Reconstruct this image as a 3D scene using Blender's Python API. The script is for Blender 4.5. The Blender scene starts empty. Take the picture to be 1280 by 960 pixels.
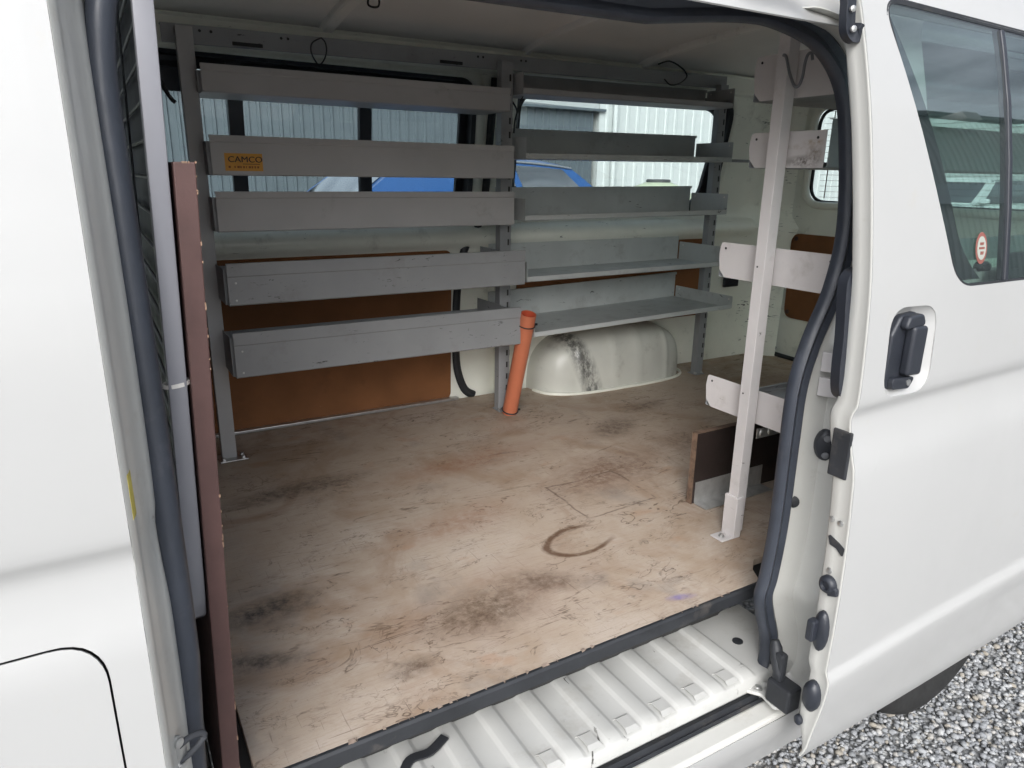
import bpy, bmesh, math, random
import numpy as np
from mathutils import Vector, Matrix
R = math.radians
random.seed(7); np.random.seed(7)
scene = bpy.context.scene
COL = scene.collection

# ------------------------------------------------------------------ camera, sky, sun, exposure
cam_d = bpy.data.cameras.new('camera'); cam = bpy.data.objects.new('camera', cam_d); COL.objects.link(cam)
def cam_basis(y, p, r):
    F = Vector((math.sin(y)*math.cos(p), math.cos(y)*math.cos(p), -math.sin(p)))
    R0 = Vector((math.cos(y), -math.sin(y), 0)); D0 = F.cross(R0)
    Rt = R0*math.cos(r) + D0*math.sin(r); D = F.cross(Rt)
    return Rt, D, F
Rt, Dn, Fw = cam_basis(R(30.5224), R(16.6098), R(-0.8554))
cam.matrix_world = Matrix(((Rt.x, -Dn.x, -Fw.x, 0), (Rt.y, -Dn.y, -Fw.y, 0), (Rt.z, -Dn.z, -Fw.z, 1.56), (0, 0, 0, 1)))
cam_d.sensor_width = 36; cam_d.lens = 36*880/1280; cam_d.clip_start = 0.02; cam_d.clip_end = 2000
scene.camera = cam

SUN_EL, SUN_AZ = 36, 215      # azimuth from +Y clockwise (towards +X)
world = bpy.data.worlds.new('World'); scene.world = world; world.use_nodes = True
wn = world.node_tree; wn.nodes.clear()
w_out = wn.nodes.new('ShaderNodeOutputWorld'); w_bg = wn.nodes.new('ShaderNodeBackground')
sky = wn.nodes.new('ShaderNodeTexSky'); sky.sky_type = 'NISHITA'; sky.sun_disc = False
sky.sun_elevation = R(SUN_EL); sky.sun_rotation = R(SUN_AZ); sky.dust_density = 5.0; sky.air_density = 1.0
hsv = wn.nodes.new('ShaderNodeHueSaturation'); hsv.inputs['Saturation'].default_value = 0.35
tc = wn.nodes.new('ShaderNodeTexCoord')
mp = wn.nodes.new('ShaderNodeMapping'); mp.inputs['Scale'].default_value = (1.6, 1.6, 5.0)
nz = wn.nodes.new('ShaderNodeTexNoise'); nz.inputs['Scale'].default_value = 2.6; nz.inputs['Detail'].default_value = 7; nz.inputs['Roughness'].default_value = 0.55
rp = wn.nodes.new('ShaderNodeValToRGB')
rp.color_ramp.elements[0].position = 0.36; rp.color_ramp.elements[0].color = (0.60, 0.64, 0.70, 1)
rp.color_ramp.elements[1].position = 0.66; rp.color_ramp.elements[1].color = (1.46, 1.50, 1.55, 1)
mx = wn.nodes.new('ShaderNodeMix'); mx.data_type = 'RGBA'; mx.blend_type = 'MULTIPLY'; mx.inputs[0].default_value = 1.0
L = wn.links.new
L(tc.outputs['Generated'], mp.inputs['Vector']); L(mp.outputs[0], nz.inputs['Vector']); L(nz.outputs['Fac'], rp.inputs[0])
L(sky.outputs[0], hsv.inputs['Color']); L(hsv.outputs[0], mx.inputs[6]); L(rp.outputs[0], mx.inputs[7])
L(mx.outputs[2], w_bg.inputs['Color']); w_bg.inputs['Strength'].default_value = 0.15
L(w_bg.outputs[0], w_out.inputs[0])
sd = bpy.data.lights.new('sun', 'SUN'); sd.energy = .9; sd.angle = R(40); sd.color = (1.0, 0.985, 0.965)
sun = bpy.data.objects.new('sun', sd); COL.objects.link(sun)
sdir = Vector((math.sin(R(SUN_AZ))*math.cos(R(SUN_EL)), math.cos(R(SUN_AZ))*math.cos(R(SUN_EL)), math.sin(R(SUN_EL))))
sun.rotation_euler = (-sdir).to_track_quat('-Z', 'Y').to_euler()
scene.view_settings.view_transform = 'Standard'; scene.view_settings.look = 'None'
scene.view_settings.exposure = 0.65; scene.view_settings.gamma = 1; scene.view_settings.use_curve_mapping = False
scene.render.engine = 'CYCLES'
cy = scene.cycles
cy.use_denoising = True; cy.use_adaptive_sampling = True; cy.adaptive_threshold = .03; cy.max_bounces = 10; cy.diffuse_bounces = 6; cy.glossy_bounces = 3; cy.transmission_bounces = 4; cy.transparent_max_bounces = 16
cy.sample_clamp_indirect = 8; cy.caustics_reflective = False; cy.caustics_refractive = False

# ------------------------------------------------------------------ materials
def srgb(r, g, b):
    f = lambda c: ((c/255+0.055)/1.055)**2.4 if c > 10 else c/255/12.92
    return (f(r), f(g), f(b), 1)
class NT:
    def __init__(s, m): s.t = m.node_tree; s.b = s.t.nodes['Principled BSDF']; s.o = s.t.nodes['Material Output']
    def n(s, typ, **kw):
        x = s.t.nodes.new(typ)
        for k, v in kw.items():
            if k.startswith('i_'):
                x.inputs[k[2:].replace('_', ' ')].default_value = v
            else: setattr(x, k, v)
        return x
    def l(s, a, b): s.t.links.new(a, b)
    def pos(s, scale=(1, 1, 1), obj=False, rot=(0, 0, 0)):
        if obj: src = s.n('ShaderNodeTexCoord').outputs['Object']
        else: src = s.n('ShaderNodeNewGeometry').outputs['Position']
        m = s.n('ShaderNodeMapping'); m.inputs['Scale'].default_value = scale; m.inputs['Rotation'].default_value = rot
        s.l(src, m.inputs['Vector']); return m.outputs[0]
    def noise(s, vec, scale, detail=5, rough=.55, dist=0):
        x = s.n('ShaderNodeTexNoise'); x.inputs['Scale'].default_value = scale; x.inputs['Detail'].default_value = detail
        x.inputs['Roughness'].default_value = rough; x.inputs['Distortion'].default_value = dist
        s.l(vec, x.inputs['Vector']); return x.outputs['Fac']
    def ramp(s, v, a, b, ca=0., cb=1.):
        x = s.n('ShaderNodeMapRange'); x.clamp = True
        for i, q in enumerate((a, b, ca, cb)): x.inputs[i+1].default_value = q
        s.l(v, x.inputs[0]); return x.outputs[0]
    def math(s, op, a, b=None, c=None):
        x = s.n('ShaderNodeMath'); x.operation = op
        for i, q in enumerate((a, b, c)):
            if q is None: continue
            if isinstance(q, (int, float)): x.inputs[i].default_value = q
            else: s.l(q, x.inputs[i])
        return x.outputs[0]
    def mix(s, f, a, b, mode='MIX'):
        x = s.n('ShaderNodeMix'); x.data_type = 'RGBA'; x.blend_type = mode
        for i, q in ((0, f), (6, a), (7, b)):
            if isinstance(q, (int, float)): x.inputs[i].default_value = q
            elif isinstance(q, tuple): x.inputs[i].default_value = q
            else: s.l(q, x.inputs[i])
        return x.outputs[2]
    def bump(s, h, strength=.2, dist=.01):
        x = s.n('ShaderNodeBump'); x.inputs['Strength'].default_value = strength; x.inputs['Distance'].default_value = dist
        s.l(h, x.inputs['Height']); s.l(x.outputs[0], s.b.inputs['Normal'])
MATS = {}
def mat(name, col, rough=.5, metal=0., var=.08, vscale=6, coat=0., spec=.5, bump=0., bscale=200, scuff=None, dust=None):
    m = bpy.data.materials.new(name); m.use_nodes = True; MATS[name] = m
    t = NT(m); b = t.b
    b.inputs['Roughness'].default_value = rough; b.inputs['Metallic'].default_value = metal
    b.inputs['Specular IOR Level'].default_value = spec; b.inputs['Coat Weight'].default_value = coat; b.inputs['Coat Roughness'].default_value = .06
    p = t.pos()
    nv = t.noise(p, vscale, 4)
    c = t.mix(t.ramp(nv, .3, .7), tuple(x*(1-var) for x in col[:3])+(1,), tuple(min(1, x*(1+var)) for x in col[:3])+(1,))
    rsock = None
    if dust:                                   # fine dirt specks and film with a shape of its own
        dcol, amt = dust
        d = t.ramp(t.noise(p, 9, 8, .7), .62-.12*amt, .78, 0, .6)
        c = t.mix(d, c, dcol)
    if scuff:                                  # (colour, threshold, stretch)
        scol, th, st = scuff
        ps = t.pos(st, rot=(.15, .2, .1))
        a = t.noise(ps, 14, 6, .65, 1.2); g = t.noise(p, 5, 3)
        f = t.math('MULTIPLY', t.ramp(a, th, th+.03), t.ramp(g, .47, .58))
        c = t.mix(f, c, scol)
    t.l(c, b.inputs['Base Color'])
    rr = t.ramp(t.noise(p, vscale*3, 5), .3, .7, max(0, rough-.06), min(1, rough+.08)); t.l(rr, b.inputs['Roughness'])
    if bump: t.bump(t.noise(p, bscale, 4), bump, .002)
    return m
PAINT = mat('van_paint', (.415, .415, .408, 1), .38, var=.015, vscale=3, coat=.3, bump=.02, bscale=900, dust=((.42, .39, .33, 1), .0))
JAMB = mat('van_paint_shade_lifted', (.58, .577, .545, 1), .36, var=.03, coat=.35, dust=((.36, .33, .27, 1), .25), scuff=((.25, .23, .2, 1), .70, (1, 1, 1)))  # same van paint, its colour kept lighter for the jambs in shade
INNER = mat('inner_paint', (.90, .91, .82, 1), .36, var=.05, coat=.25, dust=((.3, .3, .25, 1), .25), scuff=((.05, .05, .045, 1), .655, (1, 1, 5)))
STEPM = mat('step_paint', (.50, .50, .48, 1), .4, var=.06, coat=.25, dust=((.30, .28, .24, 1), .75), scuff=((.06, .055, .05, 1), .655, (2, 1, 1)))
SHELF = mat('grey_shelf_paint', (.42, .42, .42, 1), .5, var=.05, bump=.05, bscale=600, dust=((.22, .21, .2, 1), .2), scuff=((.08, .08, .08, 1), .69, (1, 2, 3)))
SHELF2 = mat('worn_shelf_paint_light_toned', (.29, .30, .308, 1), .45, var=.07, bump=.05, bscale=600, dust=((.2, .19, .18, 1), .5), scuff=((.05, .05, .05, 1), .63, (1.6, 2, 5)))  # same grey paint, more scuffed, toned to offset light on the lower trays
SHELF3 = mat('window_lit_worn_shelf_paint', (.52, .545, .54, 1), .38, var=.08, bump=.05, bscale=600, dust=((.25, .24, .23, 1), .6), scuff=((.07, .07, .07, 1), .64, (1.4, 2, 5)))  # worn grey paint, window light on the tray floors put into the colour
INNER2 = mat('scuffed_inner_paint', (.90, .91, .82, 1), .38, var=.05, coat=.25, dust=((.3, .3, .25, 1), .4), scuff=((.04, .045, .05, 1), .60, (1, 1, 6)))
RACKW = mat('white_rack_paint', (.60, .575, .57, 1), .5, var=.06, bump=.05, bscale=500, dust=((.33, .30, .27, 1), .3), scuff=((.13, .12, .11, 1), .665, (1, 1, 3)))
ZINC = mat('zinc_steel', (.55, .55, .54, 1), .38, metal=.9, var=.12, vscale=40)
ALU = mat('aluminium', (.62, .62, .61, 1), .42, metal=.75, var=.15, vscale=30, scuff=((.2, .2, .2, 1), .62, (1, 3, 3)))
RUBBER = mat('black_rubber', (.022, .024, .028, 1), .55, var=.2, vscale=12, dust=((.16, .14, .12, 1), .3))
SEAL = mat('seal_rubber', (.038, .044, .058, 1), .42, var=.15, vscale=14, bump=.12, bscale=700, dust=((.12, .12, .13, 1), .2))
PLASTIC = mat('black_plastic', (.022, .025, .033, 1), .42, var=.1, bump=.05, bscale=700)
DARKTRIM = mat('dark_trim', (.045, .048, .055, 1), .7, var=.1)
HEADLINER = mat('headliner_board', (.82, .815, .80, 1), .75, var=.05, vscale=3, bump=.06, bscale=300)
BOWP = mat('bow_paint', (.88, .88, .85, 1), .5, var=.06, dust=((.25, .23, .2, 1), .5))
HARDB = mat('hardboard', (.23, .10, .042, 1), .6, spec=.2, var=.16, vscale=5, dust=((.14, .065, .03, 1), .4), scuff=((.42, .28, .18, 1), .70, (1, 1, 2)))
BROWNPLY = mat('brown_film_ply', (.088, .045, .040, 1), .5, var=.12, vscale=20, bump=.1, bscale=300, scuff=((.45, .28, .18, 1), .72, (2, 2, 2)))
PLYEDGE = mat('ply_raw_edge', (.27, .17, .115, 1), .7, var=.25, vscale=50)
BLACKPLY = mat('black_film_ply', (.028, .02, .018, 1), .42, var=.2, vscale=10, dust=((.09, .075, .06, 1), .35))
ORANGE = mat('orange_pipe', (.60, .19, .10, 1), .42, var=.08, vscale=9, dust=((.30, .12, .08, 1), .3))
ORANGEIN = mat('orange_pipe_inner', (.55, .09, .04, 1), .5)
WIRE = mat('grey_wire', (.17, .175, .19, 1), .5)
BARRIER = mat('barrier_grey', (.26, .26, .285, 1), .45, var=.03, bump=.03, bscale=500)
TYRE = mat('tyre_rubber', (.018, .018, .018, 1), .75, var=.25, vscale=20, dust=((.08, .075, .07, 1), .3))
RIM = mat('rim_silver', (.5, .5, .5, 1), .35, metal=.8)
STAINW = mat('yellow_label', (.62, .52, .12, 1), .6, var=.2, vscale=60)
LABELO = mat('orange_label', (.62, .30, .03, 1), .5, var=.06, vscale=40)
INK = mat('black_ink', (.03, .022, .012, 1), .6)
REDST = mat('red_sticker', (.24, .085, .07, 1), .5); PALEST = mat('pale_sticker', (.36, .38, .34, 1), .5); WHST = mat('white_sticker', (.75, .72, .68, 1), .5)
SEATM = mat('dark_seat_cloth', (.03, .032, .042, 1), .85, bump=.15, bscale=400)
GREYFLOOR = mat('cab_floor_vinyl', (.22, .21, .20, 1), .7, dust=((.12, .1, .09, 1), .4))
UNDER = mat('under_body', (.03, .03, .03, 1), .8)
SHEDG = mat('grey_cladding', (.085, .105, .12, 1), .45, var=.06, vscale=2, dust=((.1, .11, .12, 1), .2))
SHEDW = mat('white_cladding', (.50, .525, .52, 1), .45, var=.03, vscale=2)
SHEDC = mat('cream_cladding', (.56, .56, .53, 1), .5, var=.04, vscale=2, dust=((.3, .29, .27, 1), .3))
GUTTER = mat('dark_gutter', (.05, .052, .056, 1), .5)
ROOFM = mat('roof_iron', (.10, .11, .12, 1), .5)
TANKM = mat('pale_green_plastic', (.42, .47, .34, 1), .5)
CARBLUE = mat('blue_car_paint', (.022, .08, .23, 1), .35, var=.03, coat=.25, spec=.3)
CARWHITE = mat('white_car_paint', (.80, .81, .81, 1), .25, var=.02, coat=1.0)
LAMPW = mat('lamp_lens', (.7, .7, .68, 1), .15, coat=1); LAMPR = mat('red_lens', (.4, .02, .02, 1), .15, coat=1)
def glass(name, tint, f0=.04, dirt=.03):
    m = bpy.data.materials.new(name); m.use_nodes = True; t = NT(m); MATS[name] = m
    tr = t.n('ShaderNodeBsdfTransparent'); tr.inputs['Color'].default_value = tint
    gl = t.n('ShaderNodeBsdfGlossy'); gl.inputs['Roughness'].default_value = .0
    fr = t.n('ShaderNodeLayerWeight'); fr.inputs['Blend'].default_value = .5          # Schlick from either side of the sheet
    ff = t.math('ADD', t.math('MULTIPLY', t.math('POWER', fr.outputs['Facing'], 5), 1-f0), f0)
    ms = t.n('ShaderNodeMixShader'); t.l(ff, ms.inputs[0]); t.l(tr.outputs[0], ms.inputs[1]); t.l(gl.outputs[0], ms.inputs[2])
    df = t.n('ShaderNodeBsdfDiffuse'); df.inputs['Color'].default_value = (.5, .5, .48, 1)
    m2 = t.n('ShaderNodeMixShader'); t.l(t.ramp(t.noise(t.pos(), 8, 6), .4, .8, 0, dirt), m2.inputs[0]); t.l(ms.outputs[0], m2.inputs[1]); t.l(df.outputs[0], m2.inputs[2])
    t.l(m2.outputs[0], t.o.inputs['Surface']); return m
GLASS = glass('window_glass', (.915, .965, .955, 1), dirt=.02)
GLASSD = glass('door_glass', (.80, .89, .865, 1), .17, dirt=.015)
def car_glass():
    return mat('car_window_glass', (.012, .016, .018, 1), .03, var=0, spec=1.0, coat=1.0)
CARGLASS = car_glass()
def car_glass_fix():
    t = NT(CARGLASS); 
    for l in list(t.b.inputs['Roughness'].links): t.t.links.remove(l)
    t.b.inputs['Roughness'].default_value = .02; t.b.inputs['IOR'].default_value = 1.9
car_glass_fix()

def floor_material():
    m = bpy.data.materials.new('worn_plywood'); m.use_nodes = True; t = NT(m); b = t.b
    p = t.pos(); 
    warp = t.n('ShaderNodeTexNoise'); warp.inputs['Scale'].default_value = 7; warp.inputs['Detail'].default_value = 5; t.l(p, warp.inputs['Vector'])
    sub = t.n('ShaderNodeVectorMath', operation='SUBTRACT'); t.l(warp.outputs['Color'], sub.inputs[0]); sub.inputs[1].default_value = (.5, .5, .5)
    def warped(k):
        s = t.n('ShaderNodeVectorMath', operation='SCALE'); t.l(sub.outputs[0], s.inputs[0]); s.inputs['Scale'].default_value = k
        a = t.n('ShaderNodeVectorMath', operation='ADD'); t.l(p, a.inputs[0]); t.l(s.outputs[0], a.inputs[1]); return a.outputs[0]
    big = t.noise(p, 2.3, 5, .6); mid = t.noise(p, 9, 6, .68, .4)
    grain = t.noise(t.pos((5, 60, 1), rot=(0, 0, .06)), 3.2, 5, .6, .6)
    fine = t.noise(t.pos((14, 46, 1), rot=(0, 0, -.1)), 9, 5, .75, .3)
    c = t.mix(t.ramp(big, .33, .68), (.365, .28, .205, 1), (.50, .42, .345, 1))
    c = t.mix(t.ramp(mid, .38, .66, 0, .6), c, (.515, .45, .392, 1))
    c = t.mix(t.ramp(grain, .50, .72, 0, .34), c, (.32, .23, .175, 1))
    c = t.mix(t.ramp(fine, .52, .68, 0, .36), c, (.33, .25, .20, 1))
    c = t.mix(t.ramp(t.noise(p, 3.4, 5, .65, .8), .50, .68, 0, .62), c, (.27, .17, .105, 1))
    c = t.mix(t.ramp(t.noise(t.pos((1, 1.7, 1)), 6.3, 4, .6), .62, .72, 0, .4), c, (.40, .235, .145, 1))
    c = t.mix(t.ramp(t.noise(t.pos((1.3, 1, 1)), 5.1, 5, .6), .58, .74, 0, .5), c, (.20, .19, .18, 1))
    # ragged splits of the face veneer: thin contour lines of stretched noise, broken up and of uneven width
    def cracks(sx, sy, rot, scale, lo, hi, w, mscale, dist):
        nn = t.noise(t.pos((sx, sy, 1), rot=(0, 0, rot)), scale, 4, .62, dist)
        line = t.math('ABSOLUTE', t.math('SUBTRACT', nn, .5))
        mk = t.noise(t.pos((1, 1.8, 1), rot=(0, 0, rot+.4)), mscale, 5, .7)
        wd = t.ramp(t.noise(p, 33, 4, .7), .35, .7, .15*w, w)
        ln = t.math('SUBTRACT', 1, t.math('MINIMUM', t.math('DIVIDE', line, wd), 1))
        return t.math('MULTIPLY', ln, t.ramp(mk, lo, hi))
    k1 = cracks(.9, 4.0, .14, 2.4, .46, .58, .020, 2.6, .9); k2 = cracks(1.6, 3.6, -.9, 3.0, .49, .60, .022, 3.4, 1.5); k3 = cracks(2.0, 6.0, .6, 4.2, .52, .62, .034, 4.6, 1.2)
    ck = t.math('MAXIMUM', t.math('MAXIMUM', k1, t.math('MULTIPLY', k2, .9)), t.math('MULTIPLY', k3, .75))
    c = t.mix(t.math('MULTIPLY', ck, .88), c, (.075, .048, .032, 1))
    # peeled specks and short straight scratches
    spk = t.math('MULTIPLY', t.ramp(t.noise(t.pos((13, 60, 1), rot=(0, 0, .1)), 4, 5, .75, .5), .62, .70, 0, .45), t.ramp(big, .46, .62)); c = t.mix(spk, c, (.10, .075, .06, 1))
    s1 = t.noise(t.pos((3, 90, 1), rot=(0, 0, .5)), 4, 2, .5); s2 = t.noise(t.pos((80, 3, 1), rot=(0, 0, .25)), 4, 2, .5)
    sc = t.math('MULTIPLY', t.ramp(t.math('MAXIMUM', s1, s2), .69, .73, 0, .6), t.ramp(big, .42, .58))
    c = t.mix(sc, c, (.14, .10, .08, 1))
    # ---- marks with their own place and shape
    sep = t.n('ShaderNodeSeparateXYZ'); t.l(warped(.045), sep.inputs[0]); X, Y = sep.outputs[0], sep.outputs[1]
    def blob(x, y, rx, ry, rot=0):
        dx = t.math('SUBTRACT', X, x); dy = t.math('SUBTRACT', Y, y); cs, sn = math.cos(rot), math.sin(rot)
        u = t.math('ADD', t.math('MULTIPLY', dx, cs/rx), t.math('MULTIPLY', dy, sn/rx)); v = t.math('ADD', t.math('MULTIPLY', dx, -sn/ry), t.math('MULTIPLY', dy, cs/ry))
        return t.math('SQRT', t.math('ADD', t.math('MULTIPLY', u, u), t.math('MULTIPLY', v, v))), u
    for (x, y, rx, ry, ro, col, k) in ((1.35, 1.75, .75, .45, .2, (.28, .185, .12, 1), .45), (.55, 2.05, .5, .35, 0, (.32, .225, .15, 1), .35), (2.2, 1.9, .7, .5, 0, (.32, .24, .16, 1), .35), (.68, 1.18, .32, .16, .1, (.28, .18, .12, 1), .6), (.15, 1.45, .12, .5, 0, (.20, .18, .16, 1), .5)):
        d, _ = blob(x, y, rx, ry, ro)
        c = t.mix(t.math('MULTIPLY', t.ramp(d, .3, 1.15, k, 0), t.ramp(mid, .30, .62)), c, col)
    speck = t.ramp(t.noise(p, 38, 8, .75), .40, .62)
    for (x, y, rx, ry, ro, col, k) in ((.62, 1.155, .15, .075, .1, (.10, .062, .04, 1), .8), (.80, 1.19, .10, .04, -.5, (.10, .06, .04, 1), .75), (.42, 1.06, .055, .026, .1, (.12, .08, .055, 1), .75),
            (1.30, 1.62, .25, .12, .3, (.15, .08, .05, 1), .72), (1.58, 1.93, .13, .07, .5, (.11, .075, .055, 1), .8), (1.85, 2.08, .12, .05, .2, (.12, .08, .06, 1), .7), (.22, 1.38, .11, .05, .1, (.055, .05, .048, 1), .9), (.17, 1.22, .10, .03, -.3, (.07, .06, .055, 1), .8),
            (.42, 1.95, .22, .05, .1, (.075, .055, .045, 1), .75), (.95, 1.9, .3, .08, .1, (.26, .12, .065, 1), .6), (.75, 1.55, .2, .08, .2, (.30, .17, .11, 1), .6), (1.029, .991, .035, .012, -.2, (.16, .13, .40, 1), .6), (1.75, 1.7, .2, .1, 0, (.16, .10, .07, 1), .65)):
        d, _ = blob(x, y, rx, ry, ro)
        f = t.math('MULTIPLY', t.ramp(d, .35, 1.25, k, 0), t.math('ADD', t.math('MULTIPLY', speck, .70), .38)); c = t.mix(f, c, col)
    d, u = blob(.985, 1.308, .105, .058, .15)                       # open ring left by a tin
    ring = t.math('MULTIPLY', t.ramp(t.math('ABSOLUTE', t.math('SUBTRACT', d, 1)), .06, .17, .9, 0), t.ramp(u, .25, .75, 1, 0))
    ring = t.math('MULTIPLY', ring, t.ramp(t.noise(p, 60, 4), .25, .5, .5, 1)); c = t.mix(ring, c, (.115, .062, .035, 1))
    dx = t.math('ABSOLUTE', t.math('SUBTRACT', X, 1.2)); dy = t.math('ABSOLUTE', t.math('SUBTRACT', Y, 1.505))
    sq = t.math('MAXIMUM', t.math('DIVIDE', dx, .125), t.math('DIVIDE', dy, .108))   # square outline
    f = t.math('MULTIPLY', t.ramp(t.math('ABSOLUTE', t.math('SUBTRACT', sq, 1)), .0, .045, .75, 0), t.ramp(t.noise(p, 16, 3), .38, .52)); c = t.mix(f, c, (.09, .055, .04, 1))
    t.l(c, b.inputs['Base Color']); b.inputs['Roughness'].default_value = .72; b.inputs['Specular IOR Level'].default_value = .3
    h = t.math('SUBTRACT', t.math('ADD', t.math('MULTIPLY', grain, .25), t.math('MULTIPLY', t.noise(p, 60, 5), .3)), ck)
    t.bump(h, .35, .002); MATS['worn_plywood'] = m; return m
FLOORM = floor_material()

def arch_material():
    m = mat('arch_paint', (.66, .665, .61, 1), .4, var=.07, coat=.2, dust=((.28, .26, .22, 1), .5)); t = NT(m)
    src = t.b.inputs['Base Color'].links[0].from_socket; p = t.pos()
    sep = t.n('ShaderNodeSeparateXYZ'); t.l(p, sep.inputs[0])
    rub = t.math('MULTIPLY', t.ramp(t.math('ABSOLUTE', t.math('SUBTRACT', t.math('ADD', sep.outputs[0], t.math('MULTIPLY', sep.outputs[2], .35)), 2.015)), .018, .06, 1, 0), t.ramp(t.noise(t.pos((1, 1, .45)), 34, 8, .8), .40, .56))
    t.l(t.mix(t.math('MULTIPLY', rub, .85), src, (.05, .05, .05, 1)), t.b.inputs['Base Color']); return m
ARCHM = arch_material()

def ground_material():
    m = bpy.data.materials.new('gravel_ground'); m.use_nodes = True; t = NT(m); p = t.pos()
    v = t.n('ShaderNodeTexVoronoi'); v.inputs['Scale'].default_value = 62; t.l(p, v.inputs['Vector'])
    bw = t.n('ShaderNodeRGBToBW'); t.l(v.outputs['Color'], bw.inputs[0])
    c = t.mix(bw.outputs[0], (.24, .25, .26, 1), (.48, .485, .48, 1)); c = t.mix(t.ramp(v.outputs['Distance'], .35, .75, 0, .75), c, (.07, .07, .07, 1))
    c = t.mix(t.ramp(t.noise(p, .8, 4), .4, .7, 0, .3), c, (.22, .2, .17, 1))
    t.l(c, t.b.inputs['Base Color']); t.b.inputs['Roughness'].default_value = .9
    t.bump(v.outputs['Distance'], .9, -.01); return m
GROUNDM = ground_material()
def stone_material():
    m = bpy.data.materials.new('gravel_stone'); m.use_nodes = True; t = NT(m)
    gi = t.n('ShaderNodeNewGeometry'); rnd = gi.outputs['Random Per Island']
    cr = t.n('ShaderNodeValToRGB'); t.l(rnd, cr.inputs[0]); e = cr.color_ramp.elements
    e[0].color = (.22, .23, .24, 1); e[1].position = 1.0; e[1].color = (.50, .50, .495, 1)
    for q, cc in ((.35, (.29, .30, .315, 1)), (.7, (.42, .43, .435, 1)), (.88, (.32, .29, .24, 1))):
        x = e.new(q); x.color = cc
    c = t.mix(t.ramp(t.noise(t.pos(), 160, 4), .4, .7, 0, .35), cr.outputs[0], (.15, .15, .155, 1))
    t.l(c, t.b.inputs['Base Color']); t.b.inputs['Roughness'].default_value = .85; return m
STONEM = stone_material()

# ------------------------------------------------------------------ mesh helpers
def tag(o, label=None, cat=None, group=None, kind=None):
    if label: o['label'] = label
    if cat: o['category'] = cat
    if group: o['group'] = group
    if kind: o['kind'] = kind
    return o
def link(name, bm, m, parent=None, smooth=None, bevel=0, seg=2, solid=0, offset=0):
    me = bpy.data.meshes.new(name)
    bmesh.ops.recalc_face_normals(bm, faces=bm.faces) if solid == 0 else None
    bm.to_mesh(me); bm.free()
    for mm in (m if isinstance(m, (list, tuple)) else [m]): me.materials.append(mm)
    o = bpy.data.objects.new(name, me); COL.objects.link(o)
    if solid:
        s = o.modifiers.new('solid', 'SOLIDIFY'); s.thickness = solid; s.offset = offset; s.use_even_offset = False
    if bevel:
        b = o.modifiers.new('bevel', 'BEVEL'); b.width = bevel; b.segments = seg; b.limit_method = 'ANGLE'; b.angle_limit = R(35)
    if smooth is not None:
        me.polygons.foreach_set('use_smooth', [True]*len(me.polygons))
        try: me.set_sharp_from_angle(angle=R(smooth))
        except Exception: pass
        if solid:                        # keep the sheet flat up to its rim
            cnt = np.zeros(len(me.edges), int); le = np.zeros(len(me.loops), int); me.loops.foreach_get('edge_index', le); np.add.at(cnt, le, 1)
            for i in np.nonzero(cnt == 1)[0]: me.edges[int(i)].use_edge_sharp = True
    if parent:
        o.parent = parent
        if not LOCAL[0]: o.matrix_parent_inverse = parent.matrix_basis.inverted()
    return o
LOCAL = [False]      # True while a thing is written in its own coordinates
def empty(name, loc=(0, 0, 0), rz=0):
    o = bpy.data.objects.new(name, None); COL.objects.link(o); o.location = loc; o.rotation_euler = (0, 0, rz); o.empty_display_size = .1; return o
def bx(bm, x0, x1, y0, y1, z0, z1, mi=0):
    v = [bm.verts.new(c) for c in ((x0, y0, z0), (x1, y0, z0), (x1, y1, z0), (x0, y1, z0), (x0, y0, z1), (x1, y0, z1), (x1, y1, z1), (x0, y1, z1))]
    for f in ((0, 3, 2, 1), (4, 5, 6, 7), (0, 1, 5, 4), (1, 2, 6, 5), (2, 3, 7, 6), (3, 0, 4, 7)):
        bm.faces.new([v[i] for i in f]).material_index = mi
    return v
def box(name, x0, x1, y0, y1, z0, z1, m, parent=None, bevel=.002, smooth=None):
    bm = bmesh.new(); bx(bm, x0, x1, y0, y1, z0, z1); return link(name, bm, m, parent, bevel=bevel, smooth=smooth)
def loft(bm, rows, close_u=False, close_v=False, cap=False, mi=0):
    vs = [[bm.verts.new(p) for p in r] for r in rows]
    n, k = len(vs), len(vs[0])
    for i in range(n if close_u else n-1):
        for j in range(k if close_v else k-1):
            a, b = vs[i], vs[(i+1) % n]
            bm.faces.new((a[j], a[(j+1) % k], b[(j+1) % k], b[j])).material_index = mi
    if cap and close_v:
        bm.faces.new(vs[0][::-1]).material_index = mi; bm.faces.new(vs[-1]).material_index = mi
    return vs
def catmull(pts, n=6):
    pts = [Vector(p) for p in pts]; out = []
    for i in range(len(pts)-1):
        p0, p1, p2, p3 = pts[max(i-1, 0)], pts[i], pts[i+1], pts[min(i+2, len(pts)-1)]
        for s in range(n):
            t = s/n; out.append(.5*((2*p1)+(p2-p0)*t+(2*p0-5*p1+4*p2-p3)*t*t+(3*p1-p0-3*p2+p3)*t**3))
    out.append(pts[-1]); return out
def sweep(bm, path, prof, up=Vector((0, 1, 0)), closed=False, cap=True, mi=0):
    """prof: list of (a,b); a along side = up x tangent, b along up"""
    path = [Vector(p) for p in path]; rows = []; n = len(path)
    for i, p in enumerate(path):
        if closed: t = path[(i+1) % n]-path[i-1]
        else: t = path[min(i+1, n-1)]-path[max(i-1, 0)]
        t.normalize(); s = up.cross(t)
        if s.length < 1e-4: s = Vector((1, 0, 0))
        s.normalize(); u = t.cross(s)
        rows.append([p+s*a+u*b for a, b in prof])
    loft(bm, rows, close_u=closed, close_v=True, cap=cap and not closed, mi=mi)
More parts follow.
